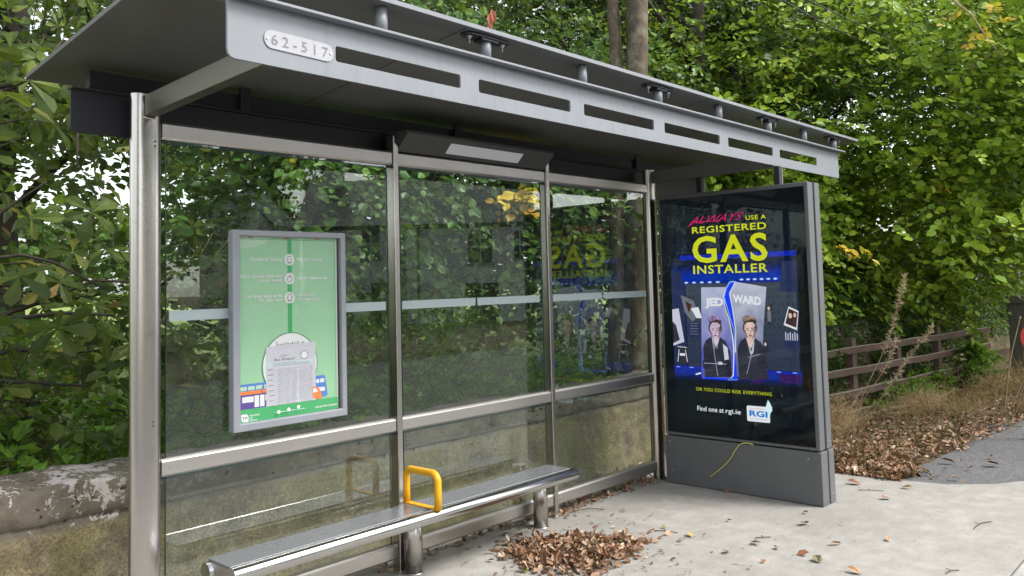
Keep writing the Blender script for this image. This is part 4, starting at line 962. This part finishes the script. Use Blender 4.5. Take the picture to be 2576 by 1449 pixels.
# large-leaved tree at the left, its autumn sprays hanging over the wall
P1, C1 = clumps(330, 50, (-1.1, .85, .95), (1.5, 2.2, 4.3), (.26, .22, .2))
P1 = P1[(P1[:, 1] > .75) & (P1[:, 2] > .95)]
keep = ~((np.abs(P1[:, 2]-2.55) < .33) & (rng.random(len(P1)) < .8)); P1 = P1[keep]
P2, _ = clumps(420, 60, (-2.5, 2.8, 1.3), (4.2, 6, 6.2), (.4, .4, .35))
keep = ~((P2[:, 2] > 1.9) & (P2[:, 2] < 3.4) & (P2[:, 0] < 1.6) & (rng.random(len(P2)) < .75)); P2 = P2[keep]
fill, _ = spr(700, 60, (-1.6, 1.6, 1.0), (1.8, 3.4, 4.8), (.3, .3, .25), 8, .12, 'beech', None, dc=(0, -.5, -.2), L=(.3, .5))
kf = None
crown = whorls(P1, 6, .19)+whorls(P2, 6, .18)+fill
hang = sprays(np.array([[-.4, 1.1, 1.15], [.1, 1.2, .98], [.25, 1.15, 1.25], [-.2, 1.3, .8], [.3, 1.3, .85]]), dirs(5, (0, 0, -1.5)), .35, 14, .09, 'curl', droop=.3)
br = []
for (s, e, r) in (((-.9, 2.3, 1.0), [(-.5, 1.3, 1.9), (.4, 1.3, 1.55), (.9, 1.9, 1.75)], .022), ((-.9, 2.4, 2.4), [(.3, 1.4, 3.05), (1.2, 1.9, 3.3), (-.6, 1.2, 3.0)], .03), ((-.9, 2.3, .9), [(.2, 1.2, 1.15), (.5, 1.4, .95), (-.2, 1.1, 1.4), (.7, 2, 1.3)], .018),
                  ((-.9, 2.4, 3.0), [(.6, 2.2, 4.3), (-.2, 1.5, 4.4), (1.5, 3.2, 4.6)], .03), ((-.4, 1.3, 1.9), [(.25, 1.05, 1.7), (-.1, 1.0, 2.3)], .01), ((.2, 1.25, 3.0), [(.45, 1.2, 2.6), (.1, 1.1, 2.4)], .01)): br.append((s, e, r))
for q in P1[:24]:
    s = Vector((-.9, 2.4, max(.8, q[2]-.4))) if q[0] < .6 else Vector((1.0, 3.2, max(1., q[2]-.3)))
    br.append((tuple(s.lerp(Vector(q), .35)), [tuple(q)], .006))
tree('chestnut_tree', 'large leaved tree turning yellow and brown whose branches hang over the wall at left', (-1.6, 2.9, .45), [(-1.6, 2.9, .4), (-1.4, 2.8, 2.5), (-1.0, 2.9, 5), (-.6, 3.1, 7)], .17, crown+hang, M['lf_chest'], M['bark'], br)

# darker small-leaved tree behind it, loose enough to show the sky
s1, _ = spr(1250, 50, (-3.5, 5.5, 2.4), (5.0, 9, 7.6), (.55, .55, .4), 9, .12, 'round', .3, L=(.4, .8))
s1b, _ = spr(420, 26, (1.6, 4.5, 1.4), (5.2, 7, 6), (.45, .45, .4), 9, .12, 'round', .2, L=(.4, .8))
tree('field_tree', 'dark loosely leaved tree with white sky showing through behind the left post', (1.6, 7, .45), [(1.6, 7, .4), (1.4, 7, 3), (1.7, 7.1, 6), (1.4, 7.2, 8.5)], .19, s1+s1b, M['lf_dark'], M['bark'],
     [((1.5, 7, 2.6), [(-1, 5.6, 4.2), (-2.4, 6, 3.6), (3.6, 5.6, 4.4), (0, 5.2, 3.4)], .06), ((1.6, 7, 4.5), [(-1.5, 6, 6), (3.5, 6.5, 6.6), (.6, 5.4, 5.6)], .06)])

# climber-clad tree and thicket directly behind the glass
s2, C2 = spr(3700, 140, (1.5, 1.4, 1.6), (7.4, 3.2, 4.6), (.28, .24, .26), 9, .09, 'round', None, dc=(-.2, -.5, -.5), L=(.25, .5), droop=.6)
s2b, _ = spr(1100, 50, (1.6, 1.4, 2.2), (6.8, 2.2, 3.6), (.25, .2, .22), 9, .095, 'beech', None, dc=(-.3, -.6, -.2), L=(.3, .5), droop=.4)
P, _ = clumps(12, 2, (3.85, 1.12, 2.42), (4.0, 1.2, 2.6), (.13, .04, .08)); yl1 = sprays(P, dirs(12, (-.2, -.8, -.3)), .18, 5, .11, 'round', twig=.002)
iv = tree('climber_covered_tree', 'tree smothered in hanging green climber leaves directly behind the shelter glass', (2.75, 2.45, .45), [(2.75, 2.45, .4), (2.7, 2.4, 2), (2.85, 2.5, 4), (2.9, 2.6, 6)], .21, s2+s2b, M['lf_ivy'], M['bark'],
     [((2.8, 2.45, 1.8), [(1.8, 1.7, 2.8), (4.3, 1.9, 2.9), (5.6, 2.2, 3.4)], .04), ((2.8, 2.45, 3), [(4.8, 2.1, 4.4), (6.6, 2.4, 4.2)], .05)], yellow=yl1)
# lower thicket: bright undergrowth with gaps to the meadow
s3, _ = spr(2300, 110, (-3.5, .95, .5), (7.5, 2.4, .95), (.25, .12, .12), 7, .062, 'ivy', None, dc=(0, -.4, .8), L=(.12, .32), twig=.002, tilt=.7)
s3b, _ = spr(1500, 70, (-3.5, 3.6, .5), (9, 7.5, 1.25), (.4, .4, .16), 8, .09, 'round', None, dc=(0, -.3, .8), L=(.2, .5))
stuff('undergrowth', 'tangle of bright green nettles and brambles growing over the top of the wall', 'undergrowth', s3+s3b, [M['lf_bright'], M['twig']], (0, 1.5, .5))
A = rng.uniform((-3, .95, .5), (7, 3.0, .9), (520, 3)); B = A+rng.normal(size=(520, 3))*.3+np.array([0, -.1, .18]); V, F = strips(A, B, rng.uniform(.002, .006, 520))
stuff('bramble_stems', 'bare thin bramble stems crossing each other behind the wall', 'stems', [(V, F, 0)], [M['twig']], (0, 1.5, .5))
# sparse thicket at eye level behind glass, left open for light
s4, _ = spr(430, 40, (-1.5, 3.2, .9), (9, 5, 2.0), (.35, .3, .25), 8, .10, 'round', None, dc=(0, -.4, .3), L=(.3, .5))
tree('hedge_shrub', 'straggly leafy shrub between the wall and the bright meadow', (4, 4, .45), [(4, 4, .4), (4, 4, 1.2)], .05, s4, M['lf_ivy'], M['bark'], [((4, 4, .6), [(x, 4+random.uniform(-.6, .6), 1.6) for x in (-1, .5, 2, 3, 5, 6.5, 8)], .025)], cat='shrub')

# pale twin-stemmed tree rising above the shelter roof
cr, _ = spr(1400, 50, (4.6, 1.6, 4.4), (10.5, 6.0, 7.2), (.45, .45, .3), 9, .105, 'beech', .35, L=(.35, .7))
tree('twin_stemmed_tree', 'two pale lichened trunks close together rising behind the shelter roof', (5.7, 1.25, .45), [(5.58, 1.28, .4), (5.62, 1.22, 2.5), (5.66, 1.19, 3.9), (5.64, 1.20, 4.7), (5.5, 1.4, 7.5)], .10, cr, M['lf_dark'], M['barkpale'],
     [((5.80, 1.10, .4), [(5.86, .98, 5.0)], .0), ((5.6, 1.3, 4.9), [(5.0, 2.4, 6.4), (7, 2.8, 6.6)], .03)])
tw = bpy.data.objects['twin_stemmed_tree']
MB().tube([Vector((5.70, 1.12, .4)).lerp(Vector((5.79, .98, 4.75)), k/14)+Vector((random.uniform(-.01, .01), random.uniform(-.01, .01), 0)) for k in range(15)]+[Vector((6.1, 1.2, 7.6))], [.135-.0016*k for k in range(15)]+[.05], 14, jit=.04).build('stem', M['barkpale'], tw, fix=False)
MB().tube(curve_pts([(5.58, 1.10, 4.7), (5.62, 1.09, 4.45), (5.60, 1.09, 4.3), (5.66, 1.08, 4.1), (5.72, 1.05, 3.95)]), .006, 6).build('ivy_stem', M['twig'], tw)

# dark wood trees behind the shelter roof
spec = [('slender_wood_tree', 'slender dark trunk with thin high foliage left of the twin pale trunks', (8.2, 6.6), .11, (4.8, 5.0, 4.0), (11, 9.0, 7.6), 1200),
        ('leaning_wood_tree', 'thick dark trunk directly right of the twin pale trunks above the roof', (8.75, 1.95), .20, (7.0, 1.6, 4.9), (12.5, 5.5, 7.6), 1700),
        ('forked_wood_tree', 'dark forked trunk third from left above the shelter roof', (9.95, 1.98), .17, (8.8, 2.2, 3.6), (15, 7, 7.9), 1900),
        ('shaded_wood_tree', 'dark trunk deepest in shade above the right end of the shelter roof', (10.9, 1.75), .15, (10, 1.2, 4.8), (17, 6, 8.2), 1900)]
for nm, lb_, (bx, by), rad, lo, hi, n in spec:
    cr, _ = spr(n, 70, lo, hi, (.5, .5, .32), 9, .115, 'beech', .3, L=(.4, .8))
    if nm == 'shaded_wood_tree': cr = cr+spr(1700, 50, (8.6, -.3, 2.6), (13.5, 2.6, 6.6), (.45, .4, .3), 9, .105, 'beech', None, L=(.35, .7))[0]
    mx, my = (lo[0]+hi[0])/2, (lo[1]+hi[1])/2
    tree(nm, lb_, (bx, by, .4), [(bx, by, .3), (bx-.05, by+.02, 2.5), (bx+.05, by, 5), (bx+.2, by+.1, 8.5)], rad, cr, M['lf_dark'], M['bark'],
         [((bx, by, z), [(bx+random.uniform(-2.2, 2.2), by+random.uniform(-.3, 2), z+random.uniform(.8, 2))], rad*.35) for z in (3.2, 4, 4.6, 5.2, 6)])

# the big bright beech overhanging the fence and verge on the right
b1, CB = spr(7400, 190, (7.6, -2.1, .9), (18, 4.2, 6.9), (.42, .42, .24), 10, .108, 'beech', .6, dc=(-.5, -.6, -.1), L=(.35, .7))
b2, _ = spr(1700, 60, (7.0, .25, 1.25), (11, 1.6, 3.4), (.4, .35, .22), 10, .10, 'round', None, dc=(-.5, -.6, -.2), L=(.3, .6))
b3, _ = spr(3200, 85, (8.4, -2.8, 2.1), (14.5, -.9, 6.0), (.45, .4, .22), 10, .10, 'round', None, dc=(-.6, -.3, 0), L=(.35, .7))
P = np.array([[7.1, -2.05, 4.15], [7.2, -2.1, 4.05], [7.0, -1.9, 4.2], [7.15, -2.0, 3.98], [7.3, -2.1, 4.2], [7.0, -2.1, 4.05], [6.6, -.72, 1.98], [6.66, -.8, 1.96], [6.72, -.9, 1.97], [6.6, -.78, 1.93], [10.2, -.6, 2.0], [8.5, -1.1, 2.62]])
yl2 = sprays(P, dirs(len(P), (-.4, -.5, -.2)), .2, 8, .085, 'beech')
bt = tree('beech_tree', 'big bright green beech with low boughs overhanging the timber fence at right', (13.6, 3.0, .3), [(13.6, 3.0, .2), (13.5, 3.0, 3), (13.6, 2.9, 6), (13.7, 3, 8)], .24, b1+b2+b3, M['lf_beech'], M['bark'],
     [((13.4, 2.8, z), [(8.9+random.uniform(0, 2), random.uniform(-1.8, .6), z+random.uniform(-.3, 1.6))], .05) for z in (2, 2.6, 3, 3.4, 3.8, 4.3, 4.8, 5.3)], yellow=yl2)
mb = MB(); branches(mb, (9.2, -.9, 3.3), [(8.2, -1.9, 4.0)], .012); branches(mb, (7.35, -1.75, 4.4), [(7.5, -2.1, 3.8)], .01); mb.split('bough', M['drytwig'], bt, fix=False)
# mass of trees beyond
w1, _ = spr(3600, 90, (15, -6.5, 0), (34, 12, 13), (1.2, 1.2, .8), 8, .24, 'beech', .5, dc=(-.7, -.3, 0), L=(.7, 1.4))
w2, _ = spr(2600, 80, (5, 11, 1.4), (30, 17, 15), (1.2, 1.2, .9), 8, .24, 'beech', None, dc=(-.3, -.7, 0), L=(.7, 1.4))
stuff('far_wood', 'dense far mass of green trees filling the gaps beyond the beech', 'wood', w1+w2, [M['lf_dark'], M['twig']], (20, 5, 0))
w3, _ = spr(2600, 110, (-60, 60, 1), (80, 80, 7.5), (3, 3, 1.4), 7, .9, 'round', None, L=(2, 3), dc=(0, -.7, .2))
stuff('field_hedgerow', 'low far hedgerow along the meadow horizon', 'hedgerow', w3, [M['lf_dark'], M['twig']], (0, 70, 1))

# ivy on the roadside wall behind the fence
i1, _ = spr(4200, 150, (6.0, .18, .55), (22, .9, 1.35), (.28, .12, .14), 8, .06, 'ivy', None, dc=(0, -.5, -.4), L=(.12, .3), twig=.0015, tilt=.7)
i2, _ = spr(1000, 40, (6.0, .30, -.02), (14.5, .42, .8), (.2, .03, .16), 8, .05, 'ivy', None, dc=(0, -.3, -.6), L=(.12, .3), twig=.0015, tilt=.7)
i3, _ = spr(1500, 40, (6.4, .3, 1.2), (14.0, 1.3, 1.9), (.3, .25, .16), 8, .075, 'ivy', None, dc=(-.2, -.5, -.1), L=(.2, .4))
V, F, mi = merge(i1+i2+i3); tag(np_mesh('ivy', V, F, [M['lf_ivy'], M['twig']], mi, loc=(10, .5, .9)), 'thick green ivy spilling over the pale wall behind the timber fence', 'ivy')
V, F, mi = merge(spr(260, 12, (11.6, -.75, .1), (12.7, -.5, .55), (.1, .08, .1), 7, .075, 'ivy', None, dc=(-.2, -.3, .6), L=(.12, .3))[0]+spr(220, 14, (8.9, -.35, .0), (11.4, -.2, .22), (.15, .1, .06), 7, .06, 'ivy', None, dc=(-.2, -.3, .6), L=(.12, .25))[0])
tag(np_mesh('leafy_weed', V, F, [M['lf_bright'], M['twig']], mi, loc=(11.5, -.5, 0)), 'fresh lime green weed growing up through the lower fence rails', 'weed')

# dry grasses, weeds and tall seed stalks on the verge
def blades(n, lo, hi, hgt, w, lean=(0, 0)):
    P = rng.uniform(lo, hi, (n, 3)); D = rng.normal(size=(n, 3))*np.array([.35, .35, 0])+np.array([lean[0], lean[1], 1.])
    return place(P, D, rng.normal(size=(n, 3)), rng.uniform(.5, 1, n)*hgt, 'blade', w)
parts = [(*blades(900, (5.6, -1.35, -.02), (9.5, -.3, 0), .2, .5), 0), (*blades(2500, (9.5, -2.3, -.02), (13, -1.6, 0), .3, .4, (-.1, -.1)), 0), (*blades(2200, (9, -1.3, -.02), (14, -.65, 0), .22, .5), 0), (*blades(2600, (11.5, -2.4, -.02), (16, -1.2, 0), .62, .35, (-.2, -.1)), 0)]
stuff('dry_grass', 'pale dry grass and thin stalks on the far verge', 'grass', parts, [M['straw']], (11, -1, 0))
def bush(name, label, c, r, n, mat):
    P = np.array(c)+rng.normal(size=(n, 3))*np.array(r)*.5; P[:, 2] = np.abs(P[:, 2]-c[2])+c[2]*.2
    B0 = np.array([c[0], c[1], 0.])+rng.normal(size=(n, 3))*np.array([r[0], r[1], .0])*.35; V, F = strips(B0[:n//5], P[:n//5], .002); D = rng.normal(size=(n, 3))+np.array([0, 0, .5])
    V2, F2 = place(P, D, rng.normal(size=(n, 3)), rng.uniform(.03, .09, n), 'blade', 1.6)
    Vm, Fm, mi = merge([(V, F, 0), (V2, F2, 0)]); tag(np_mesh(name, Vm, Fm, [mat], mi, loc=(c[0], c[1], 0)), label, 'weed', 'withered weeds in front of the fence')
brn = m_leaf('withered_weed', [(0, (.24, .15, .08)), (.5, (.46, .32, .18)), (1, (.62, .48, .30))], .2, .7, 3, .25)
bush('withered_weed', 'largest bushy brown withered weed in front of the nearest fence posts', (7.2, -.38, .30), (.75, .22, .30), 3000, brn)
bush('withered_weed', 'low brown withered weed spreading at the foot of the third fence post', (9.4, -.6, .16), (1.1, .25, .2), 2600, brn)
bush('withered_weed', 'thin brown weed beside the grey advert plinth', (6.0, -.3, .22), (.35, .3, .26), 900, brn)
bush('withered_weed', 'sparse brown weed nearest the end of the fence', (11.6, -1.0, .2), (.9, .35, .25), 2400, brn)
seed = m_leaf('fluffy_seed_head', [(0, (.30, .19, .12)), (.5, (.48, .36, .26)), (1, (.62, .52, .42))], .3, .8, 5, .2)
for k, (P, lo_, fl, lb_) in enumerate((([(6.1, -.95, 0), (5.9, -1.15, .55), (5.95, -1.4, 1.1), (5.78, -1.62, 1.66)], .60, 380, 'tallest dry seed stalk leaning above the fence, fluffy along its top'),
                              ([(6.1, -.95, 0), (6.0, -1.2, .42), (6.0, -1.5, .88), (6.05, -1.75, 1.22)], .45, 330, 'second dry seed stalk leaning right across the middle of the fence'),
                              ([(5.95, -.9, 0), (5.85, -1.15, .5), (5.8, -1.4, .85), (5.82, -1.52, 1.12)], .62, 140, 'shortest dry seed stalk in front of the second fence post'))):
    C = curve_pts(P, 8); t = thing('seed_stalk', lb_, 'plant', P[0], 'dry seed stalks in front of the fence')
    MB().tube(C, [.005*(1-.7*i/len(C)) for i in range(len(C))], 6).build('stalk', M['drytwig'], t)
    Ca = np.array([tuple(c) for c in C]); i = rng.uniform(lo_*(len(C)-1), len(C)-1.001, fl); a0 = i.astype(int); PP = Ca[a0]+(Ca[a0+1]-Ca[a0])*(i-a0)[:, None]
    V, F = place(PP, rng.normal(size=(fl, 3))+np.array([0, 0, .4]), rng.normal(size=(fl, 3)), rng.uniform(.02, .06, fl), 'blade', 2.2); np_mesh('seed_head', V, F, [seed], None, t)
for k, P in enumerate(([(7.5, -1.75, .0), (7.4, -1.85, .5), (7.1, -2.2, 1.2)], [(7.5, -1.7, 0), (7.4, -1.75, .7), (7.45, -1.8, 1.25)], [(7.6, -1.8, 0), (7.5, -2.0, .4), (7.2, -2.35, .9)], [(7.45, -1.7, 0), (7.3, -1.9, .6), (7.2, -2.1, .95)])):
    pass
P = [[(9.4, -1.55, -.02), (9.3, -1.8, .5), (8.9, -2.2, .95)], [(9.5, -1.5, -.02), (9.45, -1.6, .6), (9.4, -1.75, 1.15)], [(9.6, -1.6, -.02), (9.3, -1.9, .4), (8.8, -2.3, .7)], [(9.5, -1.6, -.02), (9.3, -1.75, .35), (9.15, -1.95, .9)]]
mb = MB()
for q in P: mb.tube(curve_pts(q), .007, 5)
tag(mb.build('bare_stems', M['drytwig'], loc=(9.5, -1.6, 0)), 'bundle of bare arching pale stems leaning over the verge near the round sign', 'plant')

# ------------------------------------------------------------------ fallen leaves
def litter(n, sampler, size, zf, tilt=.45, tpl='curl'):
    P = sampler(n); P = np.column_stack([P, zf(n, P)]); D = unit(rng.normal(size=(len(P), 3))*np.array([1, 1, tilt])); N = rng.normal(size=(len(P), 3))*tilt+np.array([0, 0, 1])
    return place(P, D, N, rng.uniform(size[0], size[1], len(P)), tpl)
def verge(n):
    x = 5.42+rng.exponential(3.8, n*3); x = x[x < 18][:n]; n = len(x); lo = np.interp(x, [5.4, 5.9, 6.2, 7.2, 9.2, 12, 18], [-1.50, -1.72, -1.50, -1.66, -1.80, -2.15, -2.5]); hi = np.interp(x, [5.4, 9, 18], [.3, -.1, -1.0])
    u = rng.beta(.95, 1.25, n); y = lo+.02+(hi-lo)*u+np.abs(rng.normal(size=n))*.0; y -= (rng.random(n) < .05)*rng.exponential(.18, n); return np.column_stack([x, y])
V, F = litter(5800, verge, (.03, .078), lambda n, P: rng.uniform(-.008, .022, len(P)), .35)
V2, F2 = litter(900, lambda n: np.column_stack([rng.uniform(5.4, 5.95, n), rng.uniform(-1.62, -.1, n)]), (.04, .07), lambda n, P: rng.uniform(0, .03, len(P)))
stuff('leaf_litter', 'carpet of brown and orange fallen leaves on the verge between lane and fence', 'leaf litter', [(V, F, 0), (V2, F2, 0)], [M['lf_dry']], (9, -1, 0))
def heap(n):
    t = rng.uniform(0, 2*np.pi, n); r = np.sqrt(rng.random(n)); a, b = .43, .35; x = a*r*np.cos(t); y = b*r*np.sin(t); c, s_ = math.cos(-.6), math.sin(-.6)
    wob = (1+.16*np.sin(3*t+1)+.08*np.sin(7*t))*(1+.12*rng.normal(size=n)*(r > .75)); return np.column_stack([2.39+(x*c-y*s_)*wob, -.61+(x*s_+y*c)*wob])
def hz(n, P):
    r = np.hypot(P[:, 0]-2.39, P[:, 1]+.61); return .004+np.clip(1-r/.5, 0, 1)**.8*.04*rng.uniform(.1, 1.1, len(P))
V, F = litter(1500, heap, (.028, .07), hz, .5)
V2, F2 = litter(170, lambda n: np.array([2.45, -.65])+rng.normal(size=(n, 2))*np.array([.36, .33]), (.02, .045), lambda n, P: np.full(len(P), .005), .25)
A = np.column_stack([2.45+rng.normal(size=(90))*.36, -.62+rng.normal(size=90)*.33, np.full(90, .006)]); B = A+np.column_stack([rng.normal(size=(90, 2))*.05, rng.uniform(0, .01, 90)]); Vt, Ft = strips(A, B, .0018)
stuff('leaf_pile', 'heap of dry brown leaves on the concrete in front of the bench', 'leaf pile', [(V, F, 0), (V2, F2, 0), (Vt, Ft, 1)], [M['lf_dry'], M['twig']], (2.39, -.61, 0))
Pn = lambda n: np.column_stack([rng.uniform(1.4, 4.4, n)**1.0, .03+np.abs(rng.normal(size=n))*.08])
V, F = litter(170, Pn, (.03, .06), lambda n, P: rng.uniform(.003, .02, len(P)), .5)
V2, F2 = litter(130, lambda n: np.column_stack([rng.uniform(2.9, 4.3, n), .02-np.abs(rng.normal(size=n))*.035]), (.02, .05), lambda n, P: rng.uniform(.003, .012, len(P)), .5)
V3, F3 = litter(420, lambda n: np.column_stack([rng.uniform(2.8, 5.4, n), .38-np.abs(rng.normal(size=n))*.08]), (.04, .07), lambda n, P: rng.uniform(.003, .04, len(P)), .5)
stuff('swept_leaves', 'drift of dry leaves gathered beneath the bottom rail of the glass', 'leaf litter', [(V, F, 0), (V2, F2, 0), (V3, F3, 0)], [M['lf_dry']], (3, .05, 0))
n = 130; A = np.column_stack([rng.uniform(1.6, 5.2, n), rng.uniform(-2.2, -.1, n), np.full(n, .0035)]); B = A+np.column_stack([rng.normal(size=(n, 2))*.012, np.full(n, .001)]); V, F = strips(A, B, .0016)
stuff('grit', 'tiny dark crumbs of twig and grit sprinkled on the concrete', 'debris', [(V, F, 0)], [M['twig']], (3, -1, 0))
dryc = {'brown': simple('single_brown_leaf', (.21, .085, .04), .65, 0, .3, 30), 'tan': simple('single_tan_leaf', (.38, .22, .12), .65, 0, .3, 30), 'yellow': simple('single_yellow_leaf', (.50, .32, .06), .6, 0, .25, 30), 'olive': simple('single_olive_leaf', (.13, .11, .06), .7, 0, .25, 30), 'green': simple('single_green_leaf', (.16, .22, .03), .6, 0, .2, 30)}
LBL = {'brown': 'curled reddish brown leaf lying alone on the concrete or lane', 'tan': 'curled pale tan leaf lying alone on the concrete or lane', 'olive': 'dark olive curled leaf lying alone on the concrete', 'yellow': 'small yellow leaf lying alone on the concrete or lane', 'green': 'small fresh green leaf lying alone on the concrete'}
singles = [(2.997, -.771, 'brown', .075), (2.946, -.882, 'brown', .05), (3.036, -.889, 'tan', .06), (3.1, -1.039, 'yellow', .075), (3.589, -1.032, 'brown', .05), (3.008, -1.352, 'brown', .08), (3.236, -1.389, 'tan', .085), (3.242, -1.549, 'brown', .06), (3.184, -1.711, 'brown', .075),
           (2.915, -1.61, 'brown', .045), (2.802, -1.596, 'tan', .035), (3.118, -1.877, 'olive', .085), (3.852, -1.498, 'olive', .095), (4.089, -1.363, 'olive', .06), (3.545, -1.841, 'tan', .085), (3.763, -2.052, 'tan', .07), (5.112, -1.406, 'brown', .11), (5.2, -1.68, 'yellow', .09), (4.82, -1.725, 'brown', .08),
           (3.079, -2.135, 'tan', .09), (4.27, -.66, 'brown', .05), (3.174, -.80, 'green', .035), (2.379, -.02, 'brown', .05), (2.962, -.086, 'brown', .055), (3.205, -.333, 'brown', .04), (4.18, .10, 'brown', .07), (2.86, -.90, 'tan', .05), (1.95, -.30, 'olive', .06), (1.93, -.62, 'green', .05), (1.80, -.5, 'brown', .03),
           (6.529, -2.083, 'brown', .12), (8.373, -1.95, 'yellow', .10), (5.79, -1.96, 'tan', .08), (8.008, -2.05, 'brown', .10), (6.866, -1.95, 'brown', .09), (6.416, -1.76, 'brown', .12), (6.2, -1.9, 'brown', .07)]
for (x, y, c, s_) in singles:
    a_ = random.uniform(0, 6.28); V, F = place(np.array([[x, y, .006 if x < 5.5 else 0.0]]), np.array([[math.cos(a_), math.sin(a_), .12]]), np.array([[random.uniform(-.5, .5), random.uniform(-.5, .5), 1.]]), s_, 'curl', random.uniform(.8, 1.3))
    tag(np_mesh('fallen_leaf', V, F, [dryc[c]], None, loc=(x, y, .005)), LBL[c], 'leaf', 'single fallen leaves: '+c)
tws = [([(4.36, -2.394, .006), (4.47, -2.40, .012), (4.542, -2.412, .008), (4.6, -2.445, .006)], 'forked grey twig on bare concrete nearest the kerb'), ([(4.93, -1.45, .006), (4.97, -1.53, .01), (5.02, -1.61, .006)], 'short dark twig on the concrete right of the advert plinth'),
       ([(3.08, -.77, .006), (3.11, -.84, .009), (3.13, -.92, .006)], 'thin dark twig beside the yellow leaf right of the leaf pile'), ([(3.33, -1.37, .006), (3.37, -1.41, .009), (3.41, -1.44, .006)], 'small grey twig in the middle of the concrete'),
       ([(3.37, -2.49, .006), (3.42, -2.50, .01), (3.47, -2.53, .006)], 'small grey twig lying close to the kerb'), ([(3.05, -.05, .006), (3.2, -.12, .02), (3.3, -.2, .006)], 'dark curved twig by the foot of the second mullion')]
for P, lb_ in tws: tag(MB().tube(curve_pts(P), .0028, 6).tube([Vector(P[1]), Vector(P[1])+Vector((.03, .03, 0))], .0018, 5).build('twig', M['twig'], loc=P[1]), lb_, 'twig')

# dead reddish sprig caught on the roof edge
sp = thing('dead_sprig', 'hanging sprig of rusty dead leaves just above the shelter roof edge', 'sprig', (2.55, .1, 3.35))
MB().tube(curve_pts([(2.50, .12, 3.95), (2.52, .11, 3.7), (2.58, .10, 3.45)]), .003, 5).build('stem', M['twig'], sp)
V, F = place(np.array([[2.52, .11, 3.62], [2.53, .11, 3.58], [2.55, .10, 3.48], [2.56, .1, 3.46], [2.54, .1, 3.66]]), np.array([[.1, 0, -1], [-.15, 0, -1], [.05, 0, -1], [.25, -.1, -1], [.2, 0, -.9]]), np.array([[-.4, -1, 0]]*5), .11, 'curl', .7)
np_mesh('dead_leaf', V, F, [simple('rusty_leaf', (.30, .10, .05), .6, 0, .3, 20)], None, sp)

# trees and hedge on the far side of the road
BIG = [(16, -44, 13, 'tall dark tree behind the outbuilding across the road'), (27, -46, 15, 'tallest dark tree behind the left half of the cottage'), (37, -36, 14, 'tall dark tree behind the right half of the cottage'), (9, -38, 12, 'tall dark tree left of the outbuilding across the road')]
for x, y, h, lb_ in BIG:
    cr, _ = spr(1300, 50, (x-5.5, y-4, h*.15), (x+5.5, y+4, h), (.9, .9, .7), 8, .45, 'beech', .4, L=(.8, 1.4), dc=(-.3, .7, 0))
    tree('roadside_tree', lb_, (x, y, -.15), [(x, y, -.16), (x+.1, y, h*.5), (x, y, h*.8)], .3, cr, M['lf_dark'], M['bark'], group='trees across the road')
for k, (x, y, h, lb_) in enumerate(((-9, -15, 8, 'round dark tree at far left across the road'), (2, -24, 9, 'tall dark tree across the road straight behind the viewer'), (12, -27, 8, 'dark tree just left of the outbuilding across the road'), (38, -18, 9, 'dark tree right of the cottage across the road'))):
    cr, _ = spr(900, 40, (x-3.4, y-3.4, h*.3), (x+3.4, y+3.4, h), (.6, .6, .5), 8, .28, 'beech', .5, L=(.6, 1))
    tree('roadside_tree', lb_, (x, y, -.15), [(x, y, -.16), (x+.1, y, h*.5), (x, y, h*.8)], .25, cr, M['lf_dark'], M['bark'], [((x, y, h*.4), [(x+2, y+1, h*.7), (x-2, y+1, h*.7)], .08)], group='trees across the road')
cr, _ = spr(1500, 60, (-22, -14.5, -.1), (16, -13, 1.3), (.6, .3, .3), 8, .14, 'beech', None, L=(.3, .6), dc=(0, .5, .4))
stuff('roadside_hedge', 'clipped green hedge along the far side of the road', 'hedge', cr, [M['lf_ivy'], M['twig']], (0, -13.7, 0))
